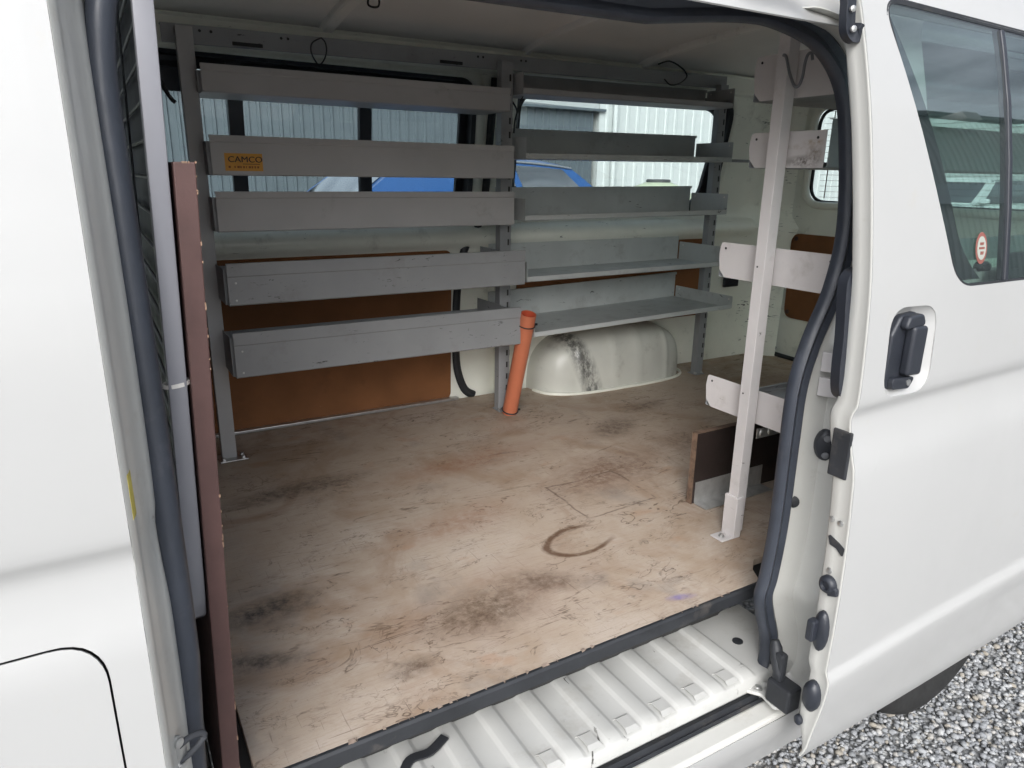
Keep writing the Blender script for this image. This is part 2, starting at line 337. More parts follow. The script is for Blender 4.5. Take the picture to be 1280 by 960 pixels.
def circ(r, n=8, sx=1, sy=1): return [(r*sx*math.cos(2*math.pi*i/n), r*sy*math.sin(2*math.pi*i/n)) for i in range(n)]
def tube(name, path, r, m, parent=None, n=8, up=Vector((0, 1, 0)), closed=False, sx=1, sy=1, smooth=60):
    bm = bmesh.new(); sweep(bm, path, circ(r, n, sx, sy), up, closed); return link(name, bm, m, parent, smooth=smooth)
def cyl(bm, c, axis, r0, r1, h, n=16, mi=0):
    c = Vector(c); a = Vector(axis).normalized(); q = a.to_track_quat('Z', 'Y')
    rows = [[c+q @ Vector((r*math.cos(2*math.pi*i/n), r*math.sin(2*math.pi*i/n), z)) for i in range(n)] for r, z in ((r0, 0), (r1, h))]
    loft(bm, rows, close_v=True, cap=True, mi=mi)
def lathe(bm, c, axis, prof, n=24, mi=0):
    c = Vector(c); q = Vector(axis).normalized().to_track_quat('Z', 'Y')
    loft(bm, [[c+q @ Vector((r*math.cos(2*math.pi*i/n), r*math.sin(2*math.pi*i/n), z)) for i in range(n)] for r, z in prof], close_v=True, cap=True, mi=mi)
def rpoly(pts, rad, n=6):
    """rounded polygon in 2D"""
    out = []; N = len(pts); rr = rad if isinstance(rad, (list, tuple)) else [rad]*N
    for i in range(N):
        p = Vector(pts[i]); a = (Vector(pts[i-1])-p); b = (Vector(pts[(i+1) % N])-p); r = rr[i]
        if r <= 0: out.append(tuple(p)); continue
        ang = a.angle(b); d = min(r/math.tan(ang/2), a.length*.49, b.length*.49)
        s, e = p+a.normalized()*d, p+b.normalized()*d
        for k in range(n+1):
            t = k/n; out.append(tuple((1-t)**2*s+2*t*(1-t)*p+t*t*e))
    return out
def panel(name, outline, holes, fmap, m, parent=None, thick=.001, vcuts=(), ucuts=(), smooth=40, offset=0, bevel=0):
    """flat outline with holes in (u,v), cut along v and u lines, mapped to 3D by fmap(u,v)"""
    bm = bmesh.new(); ed = []
    for loop in [outline]+list(holes):
        vs = [bm.verts.new((p[0], p[1], 0)) for p in loop]
        ed += [bm.edges.new((vs[i], vs[(i+1) % len(vs)])) for i in range(len(vs))]
    bmesh.ops.triangle_fill(bm, use_beauty=True, use_dissolve=False, edges=ed)
    for v in vcuts: bmesh.ops.bisect_plane(bm, geom=bm.verts[:]+bm.edges[:]+bm.faces[:], plane_co=(0, v, 0), plane_no=(0, 1, 0), dist=1e-5)
    for u in ucuts: bmesh.ops.bisect_plane(bm, geom=bm.verts[:]+bm.edges[:]+bm.faces[:], plane_co=(u, 0, 0), plane_no=(1, 0, 0), dist=1e-5)
    bmesh.ops.recalc_face_normals(bm, faces=bm.faces)
    for v in bm.verts: v.co = fmap(v.co.x, v.co.y)
    return link(name, bm, m, parent, smooth=smooth, solid=thick, offset=offset, bevel=bevel)
def interp(tab):
    xs = [a for a, _ in tab]; ys = [b for _, b in tab]
    return lambda v: float(np.interp(v, xs, ys))
def smoothtab(tab, n=80):
    pts = catmull([(a, b, 0) for a, b in tab], 8); return interp([(p.x, p.y) for p in pts])
def text_mesh(name, s, size, m, parent, mw, extrude=.0004, bold=False):
    cu = bpy.data.curves.new(name, 'FONT'); cu.body = s; cu.size = size; cu.extrude = extrude; cu.align_x = 'LEFT'
    if bold: cu.offset = size*.009
    to = bpy.data.objects.new('tmp', cu); COL.objects.link(to)
    dg = bpy.context.evaluated_depsgraph_get(); me = bpy.data.meshes.new_from_object(to.evaluated_get(dg)); bpy.data.objects.remove(to)
    me.materials.clear(); me.materials.append(m); o = bpy.data.objects.new(name, me); COL.objects.link(o); me.transform(mw); o.parent = parent
    if not LOCAL[0]: o.matrix_parent_inverse = parent.matrix_basis.inverted()
    return o

#==STRUCT
# ------------------------------------------------------------------ ground and gravel
bm = bmesh.new()
S = 400; vs = [bm.verts.new(c) for c in ((-S, -S, 0), (S, -S, 0), (S, S, 0), (-S, S, 0))]; bm.faces.new(vs)
tag(link('ground', bm, GROUNDM), kind='structure')
def gravel():
    ico = bmesh.new(); bmesh.ops.create_icosphere(ico, subdivisions=1, radius=1.0)
    base = np.array([v.co[:] for v in ico.verts]); faces = np.array([[v.index for v in f.verts] for f in ico.faces]); ico.free()
    pts = []
    def scatter(x0, x1, y0, y1, d):
        n = int((x1-x0)*(y1-y0)*d); pts.append(np.stack([np.random.uniform(x0, x1, n), np.random.uniform(y0, y1, n)], 1))
    scatter(.9, 3.3, .35, 1.35, 9500); scatter(3.3, 4.6, .3, 1.4, 3500); scatter(.9, 4.0, -.6, .35, 2200)
    p = np.concatenate(pts); n = len(p)
    r = np.random.gamma(9, .0066/9, n).clip(.004, .0135)
    sc = np.stack([r*np.random.uniform(.8, 1.3, n), r*np.random.uniform(.7, 1.1, n), r*np.random.uniform(.5, .85, n)], 1)
    a = np.random.uniform(0, 6.283, n); jit = 1+np.random.uniform(-.24, .24, (n, len(base), 1))
    v = base[None]*jit*sc[:, None, :]
    tilt = np.random.uniform(-.6, .6, n); ct, st = np.cos(tilt)[:, None], np.sin(tilt)[:, None]
    vy = v[..., 1]*ct-v[..., 2]*st; vz = v[..., 1]*st+v[..., 2]*ct
    ca, sa = np.cos(a)[:, None], np.sin(a)[:, None]
    out = np.stack([v[..., 0]*ca-vy*sa+p[:, :1], v[..., 0]*sa+vy*ca+p[:, 1:2], vz+(sc[:, 2]*.6+np.random.uniform(0, .007, n))[:, None]], 2)
    F = (faces[None]+(np.arange(n)*len(base))[:, None, None]).reshape(-1)
    me = bpy.data.meshes.new('gravel'); me.vertices.add(n*len(base)); me.vertices.foreach_set('co', out.reshape(-1))
    nf = n*len(faces); me.loops.add(nf*3); me.loops.foreach_set('vertex_index', F); me.polygons.add(nf); me.polygons.foreach_set('loop_start', np.arange(nf)*3)
    me.update(calc_edges=True); me.materials.append(STONEM)
    o = bpy.data.objects.new('gravel', me); COL.objects.link(o); tag(o, 'loose grey crushed gravel covering the yard around the van', 'gravel', kind='stuff')
gravel()

# ------------------------------------------------------------------ sheds round the yard
def corrugated(name, x0, x1, y, z0, z1, m, parent, pitch=.19, depth=.03, face=-1):
    xs = []; x = x0
    while x < x1:
        for dx, d in ((0, 0), (.60, 0), (.68, 1), (.90, 1), (.98, 0)): xs.append((x+dx*pitch, d))
        x += pitch
    bm = bmesh.new(); loft(bm, [[(a, y+face*depth*d, z) for a, d in xs] for z in (z0, z1)]); return link(name, bm, m, parent, solid=.002)
def shed(name, x0, x1, y, depth, z1, m, label, pitch=.19, gut=GUTTER, face=-1, rise=1.0, cdepth=.03, gs=1.0):
    t = empty(name, ((x0+x1)/2, y, 0)); tag(t, label, 'shed')
    corrugated('wall_cladding', x0, x1, y, .0, z1, m, t, pitch, cdepth, face)
    ye = y-face*depth
    bm = bmesh.new(); bx(bm, x0+.02, x1-.02, min(y-face*.05, ye), max(y-face*.05, ye), 0, z1-.02); link('inner_wall', bm, m, t)
    bm = bmesh.new(); ov = .25
    vs = [bm.verts.new(c) for c in ((x0-ov, y+face*.12, z1), (x1+ov, y+face*.12, z1), (x1+ov, ye, z1+rise), (x0-ov, ye, z1+rise))]; bm.faces.new(vs)
    link('roof', bm, ROOFM, t, solid=.05)
    bm = bmesh.new(); sweep(bm, [(x0-ov, y+face*.16, z1+.0), (x1+ov, y+face*.16, z1+.0)], [(-.07*gs, -.06*gs), (.07*gs, -.06*gs), (.08*gs, .07*gs), (-.08*gs, .07*gs)], up=Vector((0, 0, 1))); link('gutter', bm, gut, t, bevel=.01)
    return t
g = shed('metal_shed', -14, 10.30, 14.0, 8, 2.98, SHEDG, 'low grey ribbed metal shed beyond the far windows', .19, SHEDG, gs=.45)
w = shed('metal_shed', 10.42, 40, 13.9, 8, 5.4, SHEDW, 'tall white ribbed metal shed beside the low grey one', .30, SHEDW, cdepth=.018)
bm = bmesh.new(); cyl(bm, (10.80, 13.78, 0), (0, 0, 1), .06, .06, 5.1, 12); link('downpipe', bm, SHEDW, w, smooth=50)
c = shed('metal_shed', 6.5, 30, -5.4, 6, 5.75, SHEDC, 'cream corrugated shed mirrored in the sliding door window', .20, GUTTER, face=1, rise=.8)
bm = bmesh.new(); bx(bm, 8, 29, -5.34, -5.26, 3.3, 3.75); link('sky_window', bm, SHEDW, c)
bm = bmesh.new(); bx(bm, 13.4, 13.9, -5.3, -4.7, 5.35, 5.6); link('flood_lamp', bm, SHEDC, c, bevel=.03)

# ------------------------------------------------------------------ the van
van = tag(empty('van', (1.0, 1.65, 0)), 'white panel van with its side door slid open over gravel', 'van')
door_prof = smoothtab([(.36, .745), (.441, .690), (.50, .677), (.57, .6645), (.610, .6595), (.632, .6585), (.640, .6600), (.652, .6660), (.660, .6672), (.70, .6665), (.767, .6655), (.9, .667), (1.045, .675), (1.085, .6835), (1.115, .692), (1.142, .6975), (1.158, .6992), (1.170, .6965), (1.179, .6925), (1.188, .6905), (1.22, .6905), (1.308, .695), (1.408, .704), (1.571, .731), (1.702, .759), (1.832, .797), (1.90, .83), (1.96, .88)])
BODY_OFF = .082
body = lambda z: door_prof(z)+BODY_OFF
ZC = [.40, .43, .46, .49, .52, .55, .58, .60, .61, .62, .628, .634, .64, .646, .652, .657, .662, .67, .68, .69, .70, .71, .72, .77, .83, .9, .98, 1.05, 1.07, 1.09, 1.11, 1.125, 1.14, 1.15, 1.158, 1.164, 1.169, 1.173, 1.177, 1.181, 1.186, 1.195, 1.21, 1.24, 1.27, 1.3, 1.33, 1.36, 1.4, 1.44, 1.48, 1.52, 1.56, 1.6, 1.64, 1.68, 1.72, 1.76, 1.8, 1.84, 1.88, 1.92]
fbody = lambda x, z: Vector((x, body(z), z))
# front side panel with the filler flap
flap = rpoly([(-.30, .80), (-.044, .80), (-.046, 1.086), (-.30, 1.086)], .05, 8)
fp = panel('front_side_panel', [(-.008, .40), (-.008, 1.95), (-.55, 1.95), (-.55, .40)], [flap], fbody, PAINT, van, thick=.0015, vcuts=ZC, ucuts=[-.03*i for i in range(1, 18)], offset=-1)
cx, cz = -.172, .943
panel('fuel_flap', [(cx+(p[0]-cx)*.982, cz+(p[1]-cz)*.984) for p in flap], [], lambda x, z: Vector((x, body(z)+.0002, z)), PAINT, fp, thick=.003, vcuts=ZC, offset=-1)
bm = bmesh.new(); bx(bm, -.34, -.02, .79, .80, .76, 1.12); link('flap_well', bm, UNDER, fp)
# front door in front of it, closed, with a window, and the nose of the van
win = rpoly([(-1.35, 1.28), (-.66, 1.28), (-.66, 1.82), (-1.12, 1.82)], .05)
fd = panel('front_door', [(-.556, .40), (-.556, 1.92), (-1.15, 1.92), (-1.62, 1.25), (-1.62, .72), (-1.40, .45), (-1.3, .40)], [win], fbody, PAINT, van, thick=.0015, vcuts=ZC, offset=-1)
panel('window_pane', win, [], lambda x, z: Vector((x, body(z)+.008, z)), GLASS, fd, thick=.003, vcuts=[z for z in ZC if z > 1.2])
# rolled front edge of the opening
bm = bmesh.new(); rows = []
sec = [(-.008, .0), (-.0035, .005), (-.001, .014), (.0012, .026), (.0035, .030), (.0065, .044), (.0095, .050), (.0125, .066), (.0165, .072), (.022, .086), (.026, .115), (.02, .15), (.0, .17)]
for z in [.46+.025*i for i in range(60)]: rows.append([(x, body(z)+y, z) for x, y in sec])
loft(bm, rows); pil = link('front_pillar', bm, JAMB, van, smooth=40, solid=.002)
bm = bmesh.new(); b0 = .80; loft(bm, [[(-.0024, body(z)+.0052, z), (-.0001, body(z)+.0135, z), (.0012, body(z)+.0215, z)] for z in (1.205, 1.23, 1.255)]); lb = link('warning_label', bm, STAINW, pil, solid=.0006)
# wire loop striker on the pillar
bm = bmesh.new(); sc_ = Vector((.0055, .786, .890)); lathe(bm, sc_, (.62, -.78, 0), [(.0125, 0), (.0125, .003), (.010, .005)], 22)
for v in bm.verts: v.co.z = sc_.z+(v.co.z-sc_.z)*2.0
st = link('striker_plate', bm, ZINC, pil, smooth=40)
tube('striker_loop', catmull([(.008, .784, .900), (.020, .790, .902), (.032, .796, .899), (.0375, .798, .892), (.032, .796, .885), (.020, .790, .880), (.006, .784, .878)], 5), .0040, DARKTRIM, pil, up=Vector((0, .3, 1)))
for dz in (.017, -.019):
    bm = bmesh.new(); lathe(bm, sc_+Vector((.002, -.003, dz)), (.62, -.78, 0), [(.006, 0), (.006, .004), (.003, .005)], 12); link('bolt', bm, ZINC, pil, smooth=40)
# seal round the opening
def sealY(z): return body(z)+.098
sp = [(.022, .885, .46), (.0225, sealY(.78), .78), (.030, sealY(.93), .93), (.033, sealY(1.0), 1.0), (.0325, sealY(1.25), 1.25), (.031, sealY(1.5), 1.5), (.0335, sealY(1.66), 1.68), (.06, .945, 1.765), (.14, .955, 1.80), (.40, .958, 1.808)]
front_path = catmull(sp, 8)
XR = [(.80, 1.812, .955), (1.00, 1.835, .955), (1.10, 1.832, .95), (1.20, 1.80, .938), (1.262, 1.725, .92), (1.285, 1.60, .905), (1.280, 1.46, .885), (1.245, 1.35, .872), (1.195, 1.25, .868), (1.172, 1.16, .868), (1.168, 1.04, .866), (1.169, .86, .866), (1.162, .74, .868), (1.155, .69, .870), (1.172, .635, .872), (1.190, .575, .868), (1.188, .52, .862), (1.168, .480, .858), (1.14, .462, .855)]
rear_path = catmull([(x, y, z) for x, z, y in XR], 7)
prof2 = []
for i in range(16):
    a = 2*math.pi*i/16; r = .0165*(1+.0*math.cos(2*a)); prof2.append((r*math.cos(a)*1.12, r*math.sin(a)*1.0))
bm = bmesh.new()
full = front_path+[Vector((.6, .958, 1.810))]+rear_path
sweep(bm, full[:len(front_path)], [(a*.80, b*.95) for a, b in prof2])
link('door_seal', bm, SEAL, van, smooth=60)
prof3 = [(-.028, .0), (-.024, -.011), (-.014, -.016), (-.005, -.012), (.001, -.009), (.008, -.0125), (.018, -.015), (.026, -.008), (.028, .006), (.02, .016), (-.02, .016)]
bm = bmesh.new(); sweep(bm, [front_path[-1], Vector((.6, .958, 1.810))]+rear_path, [(a*.76, b*.9) for a, b in prof3], up=Vector((0, 1, 0))); link('door_seal', bm, SEAL, van, smooth=50)

# header above the opening and rear pillar (jamb)
bm = bmesh.new(); rows = []
for x in (-.01, .1, .3, .5, .7, .8, .9, 1.0, 1.1, 1.2, 1.32):
    z0 = float(np.interp(x, [.0, .4, .8, 1.0, 1.32], [1.805, 1.811, 1.815, 1.838, 1.845]))
    rows.append([(x, 1.00, z0+.03), (x, .970, z0+.012), (x, .945, z0+.018), (x, .93, z0+.035), (x, .905, 1.90), (x, .925, 1.955), (x, 1.05, 2.02)])
loft(bm, rows); link('door_header', bm, JAMB, van, smooth=50, solid=.003)
bm = bmesh.new(); rows = []
for i, p in enumerate(rear_path):
    if i < 10: continue
    z = p.z; yb = body(max(z, .45)); ys = p.y; lowk = max(0, min(1, (z-.5)/.12)); flare = max(0, min(1, (1.30-z)/.15)); k = .040+.055*flare
    x0 = p.x
    rows.append([(x0+.05, ys+.035, z), (x0+.012, ys+.018, z), (x0+.014, ys-.002, z), (x0+.026+.02*flare, ys-.010, z), (x0+.034+.035*flare, ys-.022, z), (x0+k*.72, ys-.045, z), (x0+k*.9+.004, yb+.016, z), (x0+k+.01, yb+.003, z), (x0+k+.02, yb, z)])
loft(bm, rows); rp_ = link('rear_pillar', bm, JAMB, van, smooth=55, solid=.002)
def pill_pt(z, u):     # point on the pillar face
    i = min(range(len(rows)), key=lambda i: abs(rows[i][1][2]-z) if rows[i][1][2] < 1.8 else 9); r = rows[i]; k = int(u); f = u-k
    a, b = Vector(r[k]), Vector(r[min(k+1, len(r)-1)]); return a.lerp(b, f)
n_p = Vector((-.75, -.66, 0)).normalized()
c = pill_pt(1.04, 4.5); bm = bmesh.new(); lathe(bm, c-n_p*.004, n_p, [(.023, 0), (.023, .010), (.019, .016), (.010, .018)], 22)
for v in bm.verts: v.co.z = c.z+(v.co.z-c.z)*1.45
stp = link('door_striker', bm, PLASTIC, rp_, smooth=40)
for dz in (.017, -.019):
    bm = bmesh.new(); lathe(bm, c+n_p*.012+Vector((0, 0, dz)), n_p, [(.007, 0), (.007, .004), (.004, .006)], 14); link('bolt', bm, WIRE, stp, smooth=40)
c = pill_pt(.905, 2.4); bm = bmesh.new(); lathe(bm, c-n_p*.002, n_p, [(.0135, 0), (.0135, .003), (.008, .0045)], 18); link('plug', bm, RUBBER, rp_, smooth=40)
for z0, z1 in ((1.195, 1.235), (1.145, 1.183)):
    bm = bmesh.new(); a = pill_pt(1.19, 3.2); q = pill_pt(1.19, 6.2)
    t_ = (q-a).normalized(); nn = Vector((t_.y, -t_.x, 0)); nn = nn if nn.dot(n_p) > 0 else -nn
    loft(bm, [[(a+nn*d).xy.to_3d()+Vector((0, 0, z)) for z in (z0, z1)] for d in (.012,)]+[[(q+nn*.012).xy.to_3d()+Vector((0, 0, z)) for z in (z0, z1)]]); link('guide_plate', bm, RACKW, rp_, solid=.012, offset=0, bevel=.002)

# roof, headliner, bows
ceil = smoothtab([(.93, 1.84), (.97, 1.87), (1.03, 1.915), (1.12, 1.962), (1.3, 2.012), (1.65, 2.054), (1.85, 2.048), (2.17, 2.030), (2.38, 2.003), (2.45, 1.985), (2.50, 1.955)])
bm = bmesh.new(); ys = [.97+.04*i for i in range(39)]
loft(bm, [[(x, y, ceil(y)+.012) for y in ys] for x in (-1.2, -.4, .2, .8, 1.4, 2.0, 2.6, 3.0)]); link('headliner', bm, HEADLINER, van, smooth=60, solid=.004)
bm = bmesh.new(); ys = [.88+.05*i for i in range(34)]
loft(bm, [[(x, y, ceil(min(max(y, .94), 2.50))+.05+.03*(1 if .95 < y < 2.5 else 0)-max(0, (.95-y))*1.2-max(0, y-2.47)*1.1) for y in ys] for x in (-1.3, 0, 1.5, 3.25)]); link('roof', bm, PAINT, van, smooth=60, solid=.003)
for xb, wd, mm, y0, y1 in ((.73, .042, BOWP, 1.02, 2.47), (1.47, .020, HEADLINER, 1.02, 2.45), (2.03, .034, BOWP, 1.02, 2.45)):
    bm = bmesh.new(); ys = [y0+(y1-y0)*i/24 for i in range(25)]
    sweep(bm, [(xb, y, ceil(y)+.004) for y in ys], [(-wd/2, -.010), (-wd*.38, -.016), (wd*.38, -.016), (wd/2, -.010), (wd/2, .01), (-wd/2, .01)], up=Vector((0, 0, 1))); link('roof_bow', bm, mm, van, smooth=40)
# far side wall, inside
ywall = smoothtab([(.60, 2.535), (.9, 2.53), (1.22, 2.522), (1.262, 2.521), (1.28, 2.511), (1.303, 2.488), (1.328, 2.483), (1.350, 2.498), (1.370, 2.526), (1.388, 2.534), (1.43, 2.535), (1.6, 2.52), (1.8, 2.495), (1.90, 2.475), (1.96, 2.445), (2.0, 2.40)])
fw = lambda x, z: Vector((x, ywall(z), z))
WL = rpoly([(.13, 1.385), (1.297, 1.385), (1.300, 1.895), (.13, 1.905)], [.06, .07, .09, .06], 7)
WR = rpoly([(1.47, 1.385), (2.60, 1.385), (2.645, 1.90), (1.47, 1.90)], [.06, .13, .10, .06], 8)
ZI = sorted([.66+.05*i for i in range(28)]+[1.275+.008*i for i in range(16)])
wall = panel('far_side_wall', [(-1.3, .60), (2.86, .60), (2.86, 1.99), (-1.3, 1.99)], [WL, WR, rpoly([(-1.15, 1.36), (-.28, 1.36), (-.28, 1.86), (-.95, 1.86)], .05)], fw, INNER, van, thick=.003, vcuts=ZI, ucuts=(-.3, .1))
def window(loop, name_label, dividers=(), rimr=.023, gy=.052):
    pl = [fw(*p) for p in loop]; c = sum(pl, Vector())/len(pl)
    def ins(k, dy): return [Vector((c.x+(p.x-c.x)*(1-k*1.0/abs(p.x-c.x) if abs(p.x-c.x) > .05 else 1), p.y+dy, c.z+(p.z-c.z)*(1-k/abs(p.z-c.z) if abs(p.z-c.z) > .05 else 1))) for p in pl]
    bm = bmesh.new(); sweep(bm, [Vector((p.x, ywall(max(p.z, 1.40))+.010, p.z)) for p in ins(-.016, 0)], circ(rimr, 12), up=Vector((0, 1, 0)), closed=True); link('window_rim', bm, INNER, wall, smooth=60)
    bm = bmesh.new(); loft(bm, [ins(.002, -.006), ins(.014, .006), ins(.016, gy), ins(.046, gy-.004), ins(.046, gy+.012)], close_v=True); link('window_rubber', bm, RUBBER, wall, smooth=40, solid=.002)
    o = panel('window_pane', [(p.x, p.z) for p in ins(.02, 0)], [], lambda x, z: Vector((x, ywall(z)+gy+.005, z)), GLASS, wall, thick=.003, vcuts=ZI)
    for x, wd, mm in dividers:
        bm = bmesh.new(); loft(bm, [[(x-wd/2, ywall(z)+gy-.012, z), (x+wd/2, ywall(z)+gy-.012, z), (x+wd/2, ywall(z)+gy+.012, z), (x-wd/2, ywall(z)+gy+.012, z)] for z in (1.40, 1.6, 1.75, 1.885)], close_v=True, cap=True); link('window_divider', bm, mm, wall)
window(WL, '', ((.452, .046, PLASTIC), (.885, .044, MATS['dark_trim'])))
window(WR, '', ())
bm = bmesh.new(); loft(bm, [[(x, ywall(z)+.044, z) for z in (1.79, 1.85, 1.905)] for x in (.12, .34)]); link('window_shade', bm, PLASTIC, wall, solid=.004)
# lining boards on the far wall
def lining(name, pts, rad, parent, fm, cuts=ZI, push=-.006, screws=()):
    o = panel(name, rpoly(pts, rad), [], lambda a, b: fm(a, b)+Vector((0, push, 0)), HARDB, parent, thick=.004, vcuts=cuts)
    for a, b in screws:
        c = fm(a, b)+Vector((0, push, 0)); bm = bmesh.new(); lathe(bm, c, (0, -1, 0), [(.011, 0), (.011, .004), (.006, .006)], 12); link('clip', bm, BROWNPLY, o, smooth=40)
    return o
lining('lining_board', [(.14, .665), (1.195, .665), (1.20, 1.272), (.14, 1.272)], .03, wall, fw, screws=((.5, 1.25), (1.16, 1.25)))
lining('lining_board', [(1.50, .90), (2.58, .90), (2.58, 1.275), (1.50, 1.275)], .04, wall, fw, screws=((2.54, 1.25), (2.54, .94), (2.2, 1.255), (2.35, .925)))
box('floor_strip', .13, 1.22, 2.500, 2.526, .661, .672, ZINC, wall)
# rubber of the far sliding door opening
bm = bmesh.new(); sweep(bm, catmull([(1.365, ywall(1.9)-.006, 1.90), (1.362, ywall(1.7)-.006, 1.70), (1.355, ywall(1.5)-.006, 1.50), (1.325, 2.514, 1.38), (1.255, 2.514, 1.27), (1.225, 2.516, 1.12), (1.218, 2.518, .95), (1.222, 2.520, .80), (1.255, 2.522, .70), (1.30, 2.522, .665)], 6), circ(.014, 8, 1.2, .8)); link('far_door_seal', bm, RUBBER, wall, smooth=60)
# vertical ribs pressed in the wall behind the posts
bm = bmesh.new(); bx(bm, 1.395, 1.435, 2.50, 2.53, .66, 1.34); link('pillar_rib', bm, INNER, wall, bevel=.01)
# roof rail above the windows
bm = bmesh.new(); sweep(bm, [(-.3, 2.45, 1.945), (2.80, 2.45, 1.945)], [(-.03, -.028), (.012, -.034), (.03, -.01), (.03, .04), (-.03, .04)], up=Vector((0, 0, 1))); link('roof_rail', bm, INNER, wall, bevel=.006)
# rear corner pillar
bm = bmesh.new(); rows = []
for z in [.60+.06*i for i in range(25)]:
    y = ywall(z); d = max(0, z-1.45)*.09
    rows.append([(2.80, y+.002, z), (2.86, y-.002, z), (2.91, y-.015, z), (2.95-d, y-.045, z), (2.975-d, y-.085, z), (2.99-d, y-.11, z), (3.02-d, y-.13, z)])
loft(bm, rows); cp = link('corner_pillar', bm, INNER2, van, smooth=60, solid=.002)
bm = bmesh.new(); bx(bm, 2.70, 2.80, 2.500, 2.514, 1.03, 1.16); link('vent', bm, PLASTIC, cp, bevel=.004)
# tailgate
xt = lambda z: 3.055-max(0, z-1.40)*.10
ft = lambda y, z: Vector((xt(z), y, z))
TW = rpoly([(.93, 1.435), (2.37, 1.435), (2.33, 1.885), (.97, 1.885)], .09, 8)
tg = panel('tailgate', [(.80, .58), (2.50, .58), (2.50, 2.0), (.80, 2.0)], [TW], ft, INNER, van, thick=.004, vcuts=[.7, .9, 1.1, 1.3, 1.4, 1.5, 1.6, 1.7, 1.8, 1.9])
bm = bmesh.new(); sweep(bm, [ft(*p) for p in TW], circ(.018, 8), up=Vector((1, 0, 0)), closed=True); link('window_rim', bm, INNER, tg, smooth=60)
bm = bmesh.new(); sweep(bm, [ft(1.65+(p[0]-1.65)*.975, 1.66+(p[1]-1.66)*.93)+Vector((.018, 0, 0)) for p in TW], circ(.008, 8), up=Vector((1, 0, 0)), closed=True); link('window_rubber', bm, RUBBER, tg, smooth=60)
panel('window_pane', TW, [], lambda y, z: ft(y, z)+Vector((.024, 0, 0)), GLASS, tg, thick=.003, vcuts=[1.5, 1.7])
bm = bmesh.new()
for i in range(16):
    z = 1.475+.0255*i; bx(bm, xt(z)+.0205, xt(z)+.0215, 1.0, 2.30, z-.0007, z+.0007)
for y in (1.05, 2.25): 
    bx(bm, xt(1.66)+.013, xt(1.66)+.016, y, y+.004, 1.47, 1.86)
link('heater_line', bm, BROWNPLY, tg)
lining_t = panel('lining_board', rpoly([(.9, .87), (2.40, .87), (2.41, 1.295), (.9, 1.295)], .05), [], lambda y, z: ft(y, z)+Vector((-.007, 0, 0)), HARDB, tg, thick=.004)
for y, z in ((2.38, 1.27), (2.10, 1.27), (2.38, .90), (2.1, .90)):
    bm = bmesh.new(); lathe(bm, ft(y, z)+Vector((-.008, 0, 0)), (-1, 0, 0), [(.011, 0), (.011, .004), (.006, .006)], 12); link('clip', bm, BROWNPLY, lining_t, smooth=40)
bm = bmesh.new(); sweep(bm, catmull([(3.03, 2.455, 1.30), (3.03, 2.46, 1.0), (3.03, 2.455, .80), (3.03, 2.42, .70), (3.03, 2.36, .668), (3.03, 1.2, .665)], 6), circ(.012, 8), up=Vector((1, 0, 0))); link('tailgate_seal', bm, RUBBER, tg, smooth=60)
# wheel arch box
bm = bmesh.new(); rows = []
nu, nv = 110, 18
sp_ = lambda v, e: math.copysign(abs(v)**e, v)
for i in range(nu+1):
    a = math.pi*i/nu; xx = 1.965-.400*sp_(math.cos(a), .62); k = sp_(math.sin(a), .62) if 0 < i < nu else 0
    rib = .006*max(math.exp(-((xx-x)/.016)**2) for x in (1.725, 1.90, 2.03, 2.20))
    row = []
    for j in range(nv+1):
        b = (math.pi/2)*j/nv; row.append((xx, 2.535-(.21*k+rib)*sp_(math.cos(b), .45)*(.9+.1*k), .655+(.262*k+rib)*sp_(math.sin(b), .62)))
    rows.append(row)
loft(bm, rows); ar = link('wheel_arch', bm, ARCHM, van, smooth=60)
bm = bmesh.new(); sweep(bm, [(1.965-.405*sp_(math.cos(math.pi*i/30), .62), 2.53-.215*sp_(math.sin(math.pi*i/30), .55), .664) for i in range(1, 30)], circ(.007, 6), up=Vector((0, 0, 1))); link('arch_flange', bm, INNER, ar, smooth=60)
# floor pan, riser, step and sill
bm = bmesh.new(); bx(bm, .06, 3.08, 1.045, 2.56, .56, .640); link('floor_pan', bm, UNDER, van)
bm = bmesh.new(); bx(bm, -.9, .056, .885, 2.53, .50, .60); link('cab_floor', bm, GREYFLOOR, van, bevel=.01)
bm = bmesh.new(); bx(bm, -.32, -.01, 1.0, 2.4, .60, .80); sb_ = link('seat_box', bm, GREYFLOOR, van, bevel=.02)
bm = bmesh.new(); zs = .515; pitch = .0915; xr = 1.084; h = .0058; prof = []; x = .02
k = 0
edges = []
xx = xr-pitch*12
while xx < xr+.001:
    edges += [(xx, 0), (xx+.003, h*.15), (xx+.009, h*.85), (xx+.012, h), (xx+.038, h), (xx+.041, h*.85), (xx+.047, h*.15), (xx+.050, 0)]; xx += pitch
edges = [(.0, 0)]+edges+[(1.30, 0)]
ysr = [(1.05, 0, 0), (.905, 0, 1), (.872, 0, 1), (.853, -.001, .9), (.843, -.005, .55), (.838, -.014, .15), (.838, -.032, 0)]
loft(bm, [[(x, y, zs+dz+hh*kk) for x, hh in edges] for y, dz, kk in [(1.05, 0, 1)]+ysr[1:]])
stepo = link('step', bm, STEPM, van, smooth=35, bevel=.0015)
xx = xr-pitch
while xx > .1:
    bm = bmesh.new(); x0, x1 = xx+.053, xx+pitch-.003
    loft(bm, [[(x0+e, y, zs+z_) , (x1-e, y, zs+z_)] for y, z_, e in ((.891, .0003, 0), (.886, .0042, .004), (.858, .0046, .004), (.847, .0005, 0))]); link('step_dimple', bm, STEPM, stepo, solid=.001); xx -= pitch
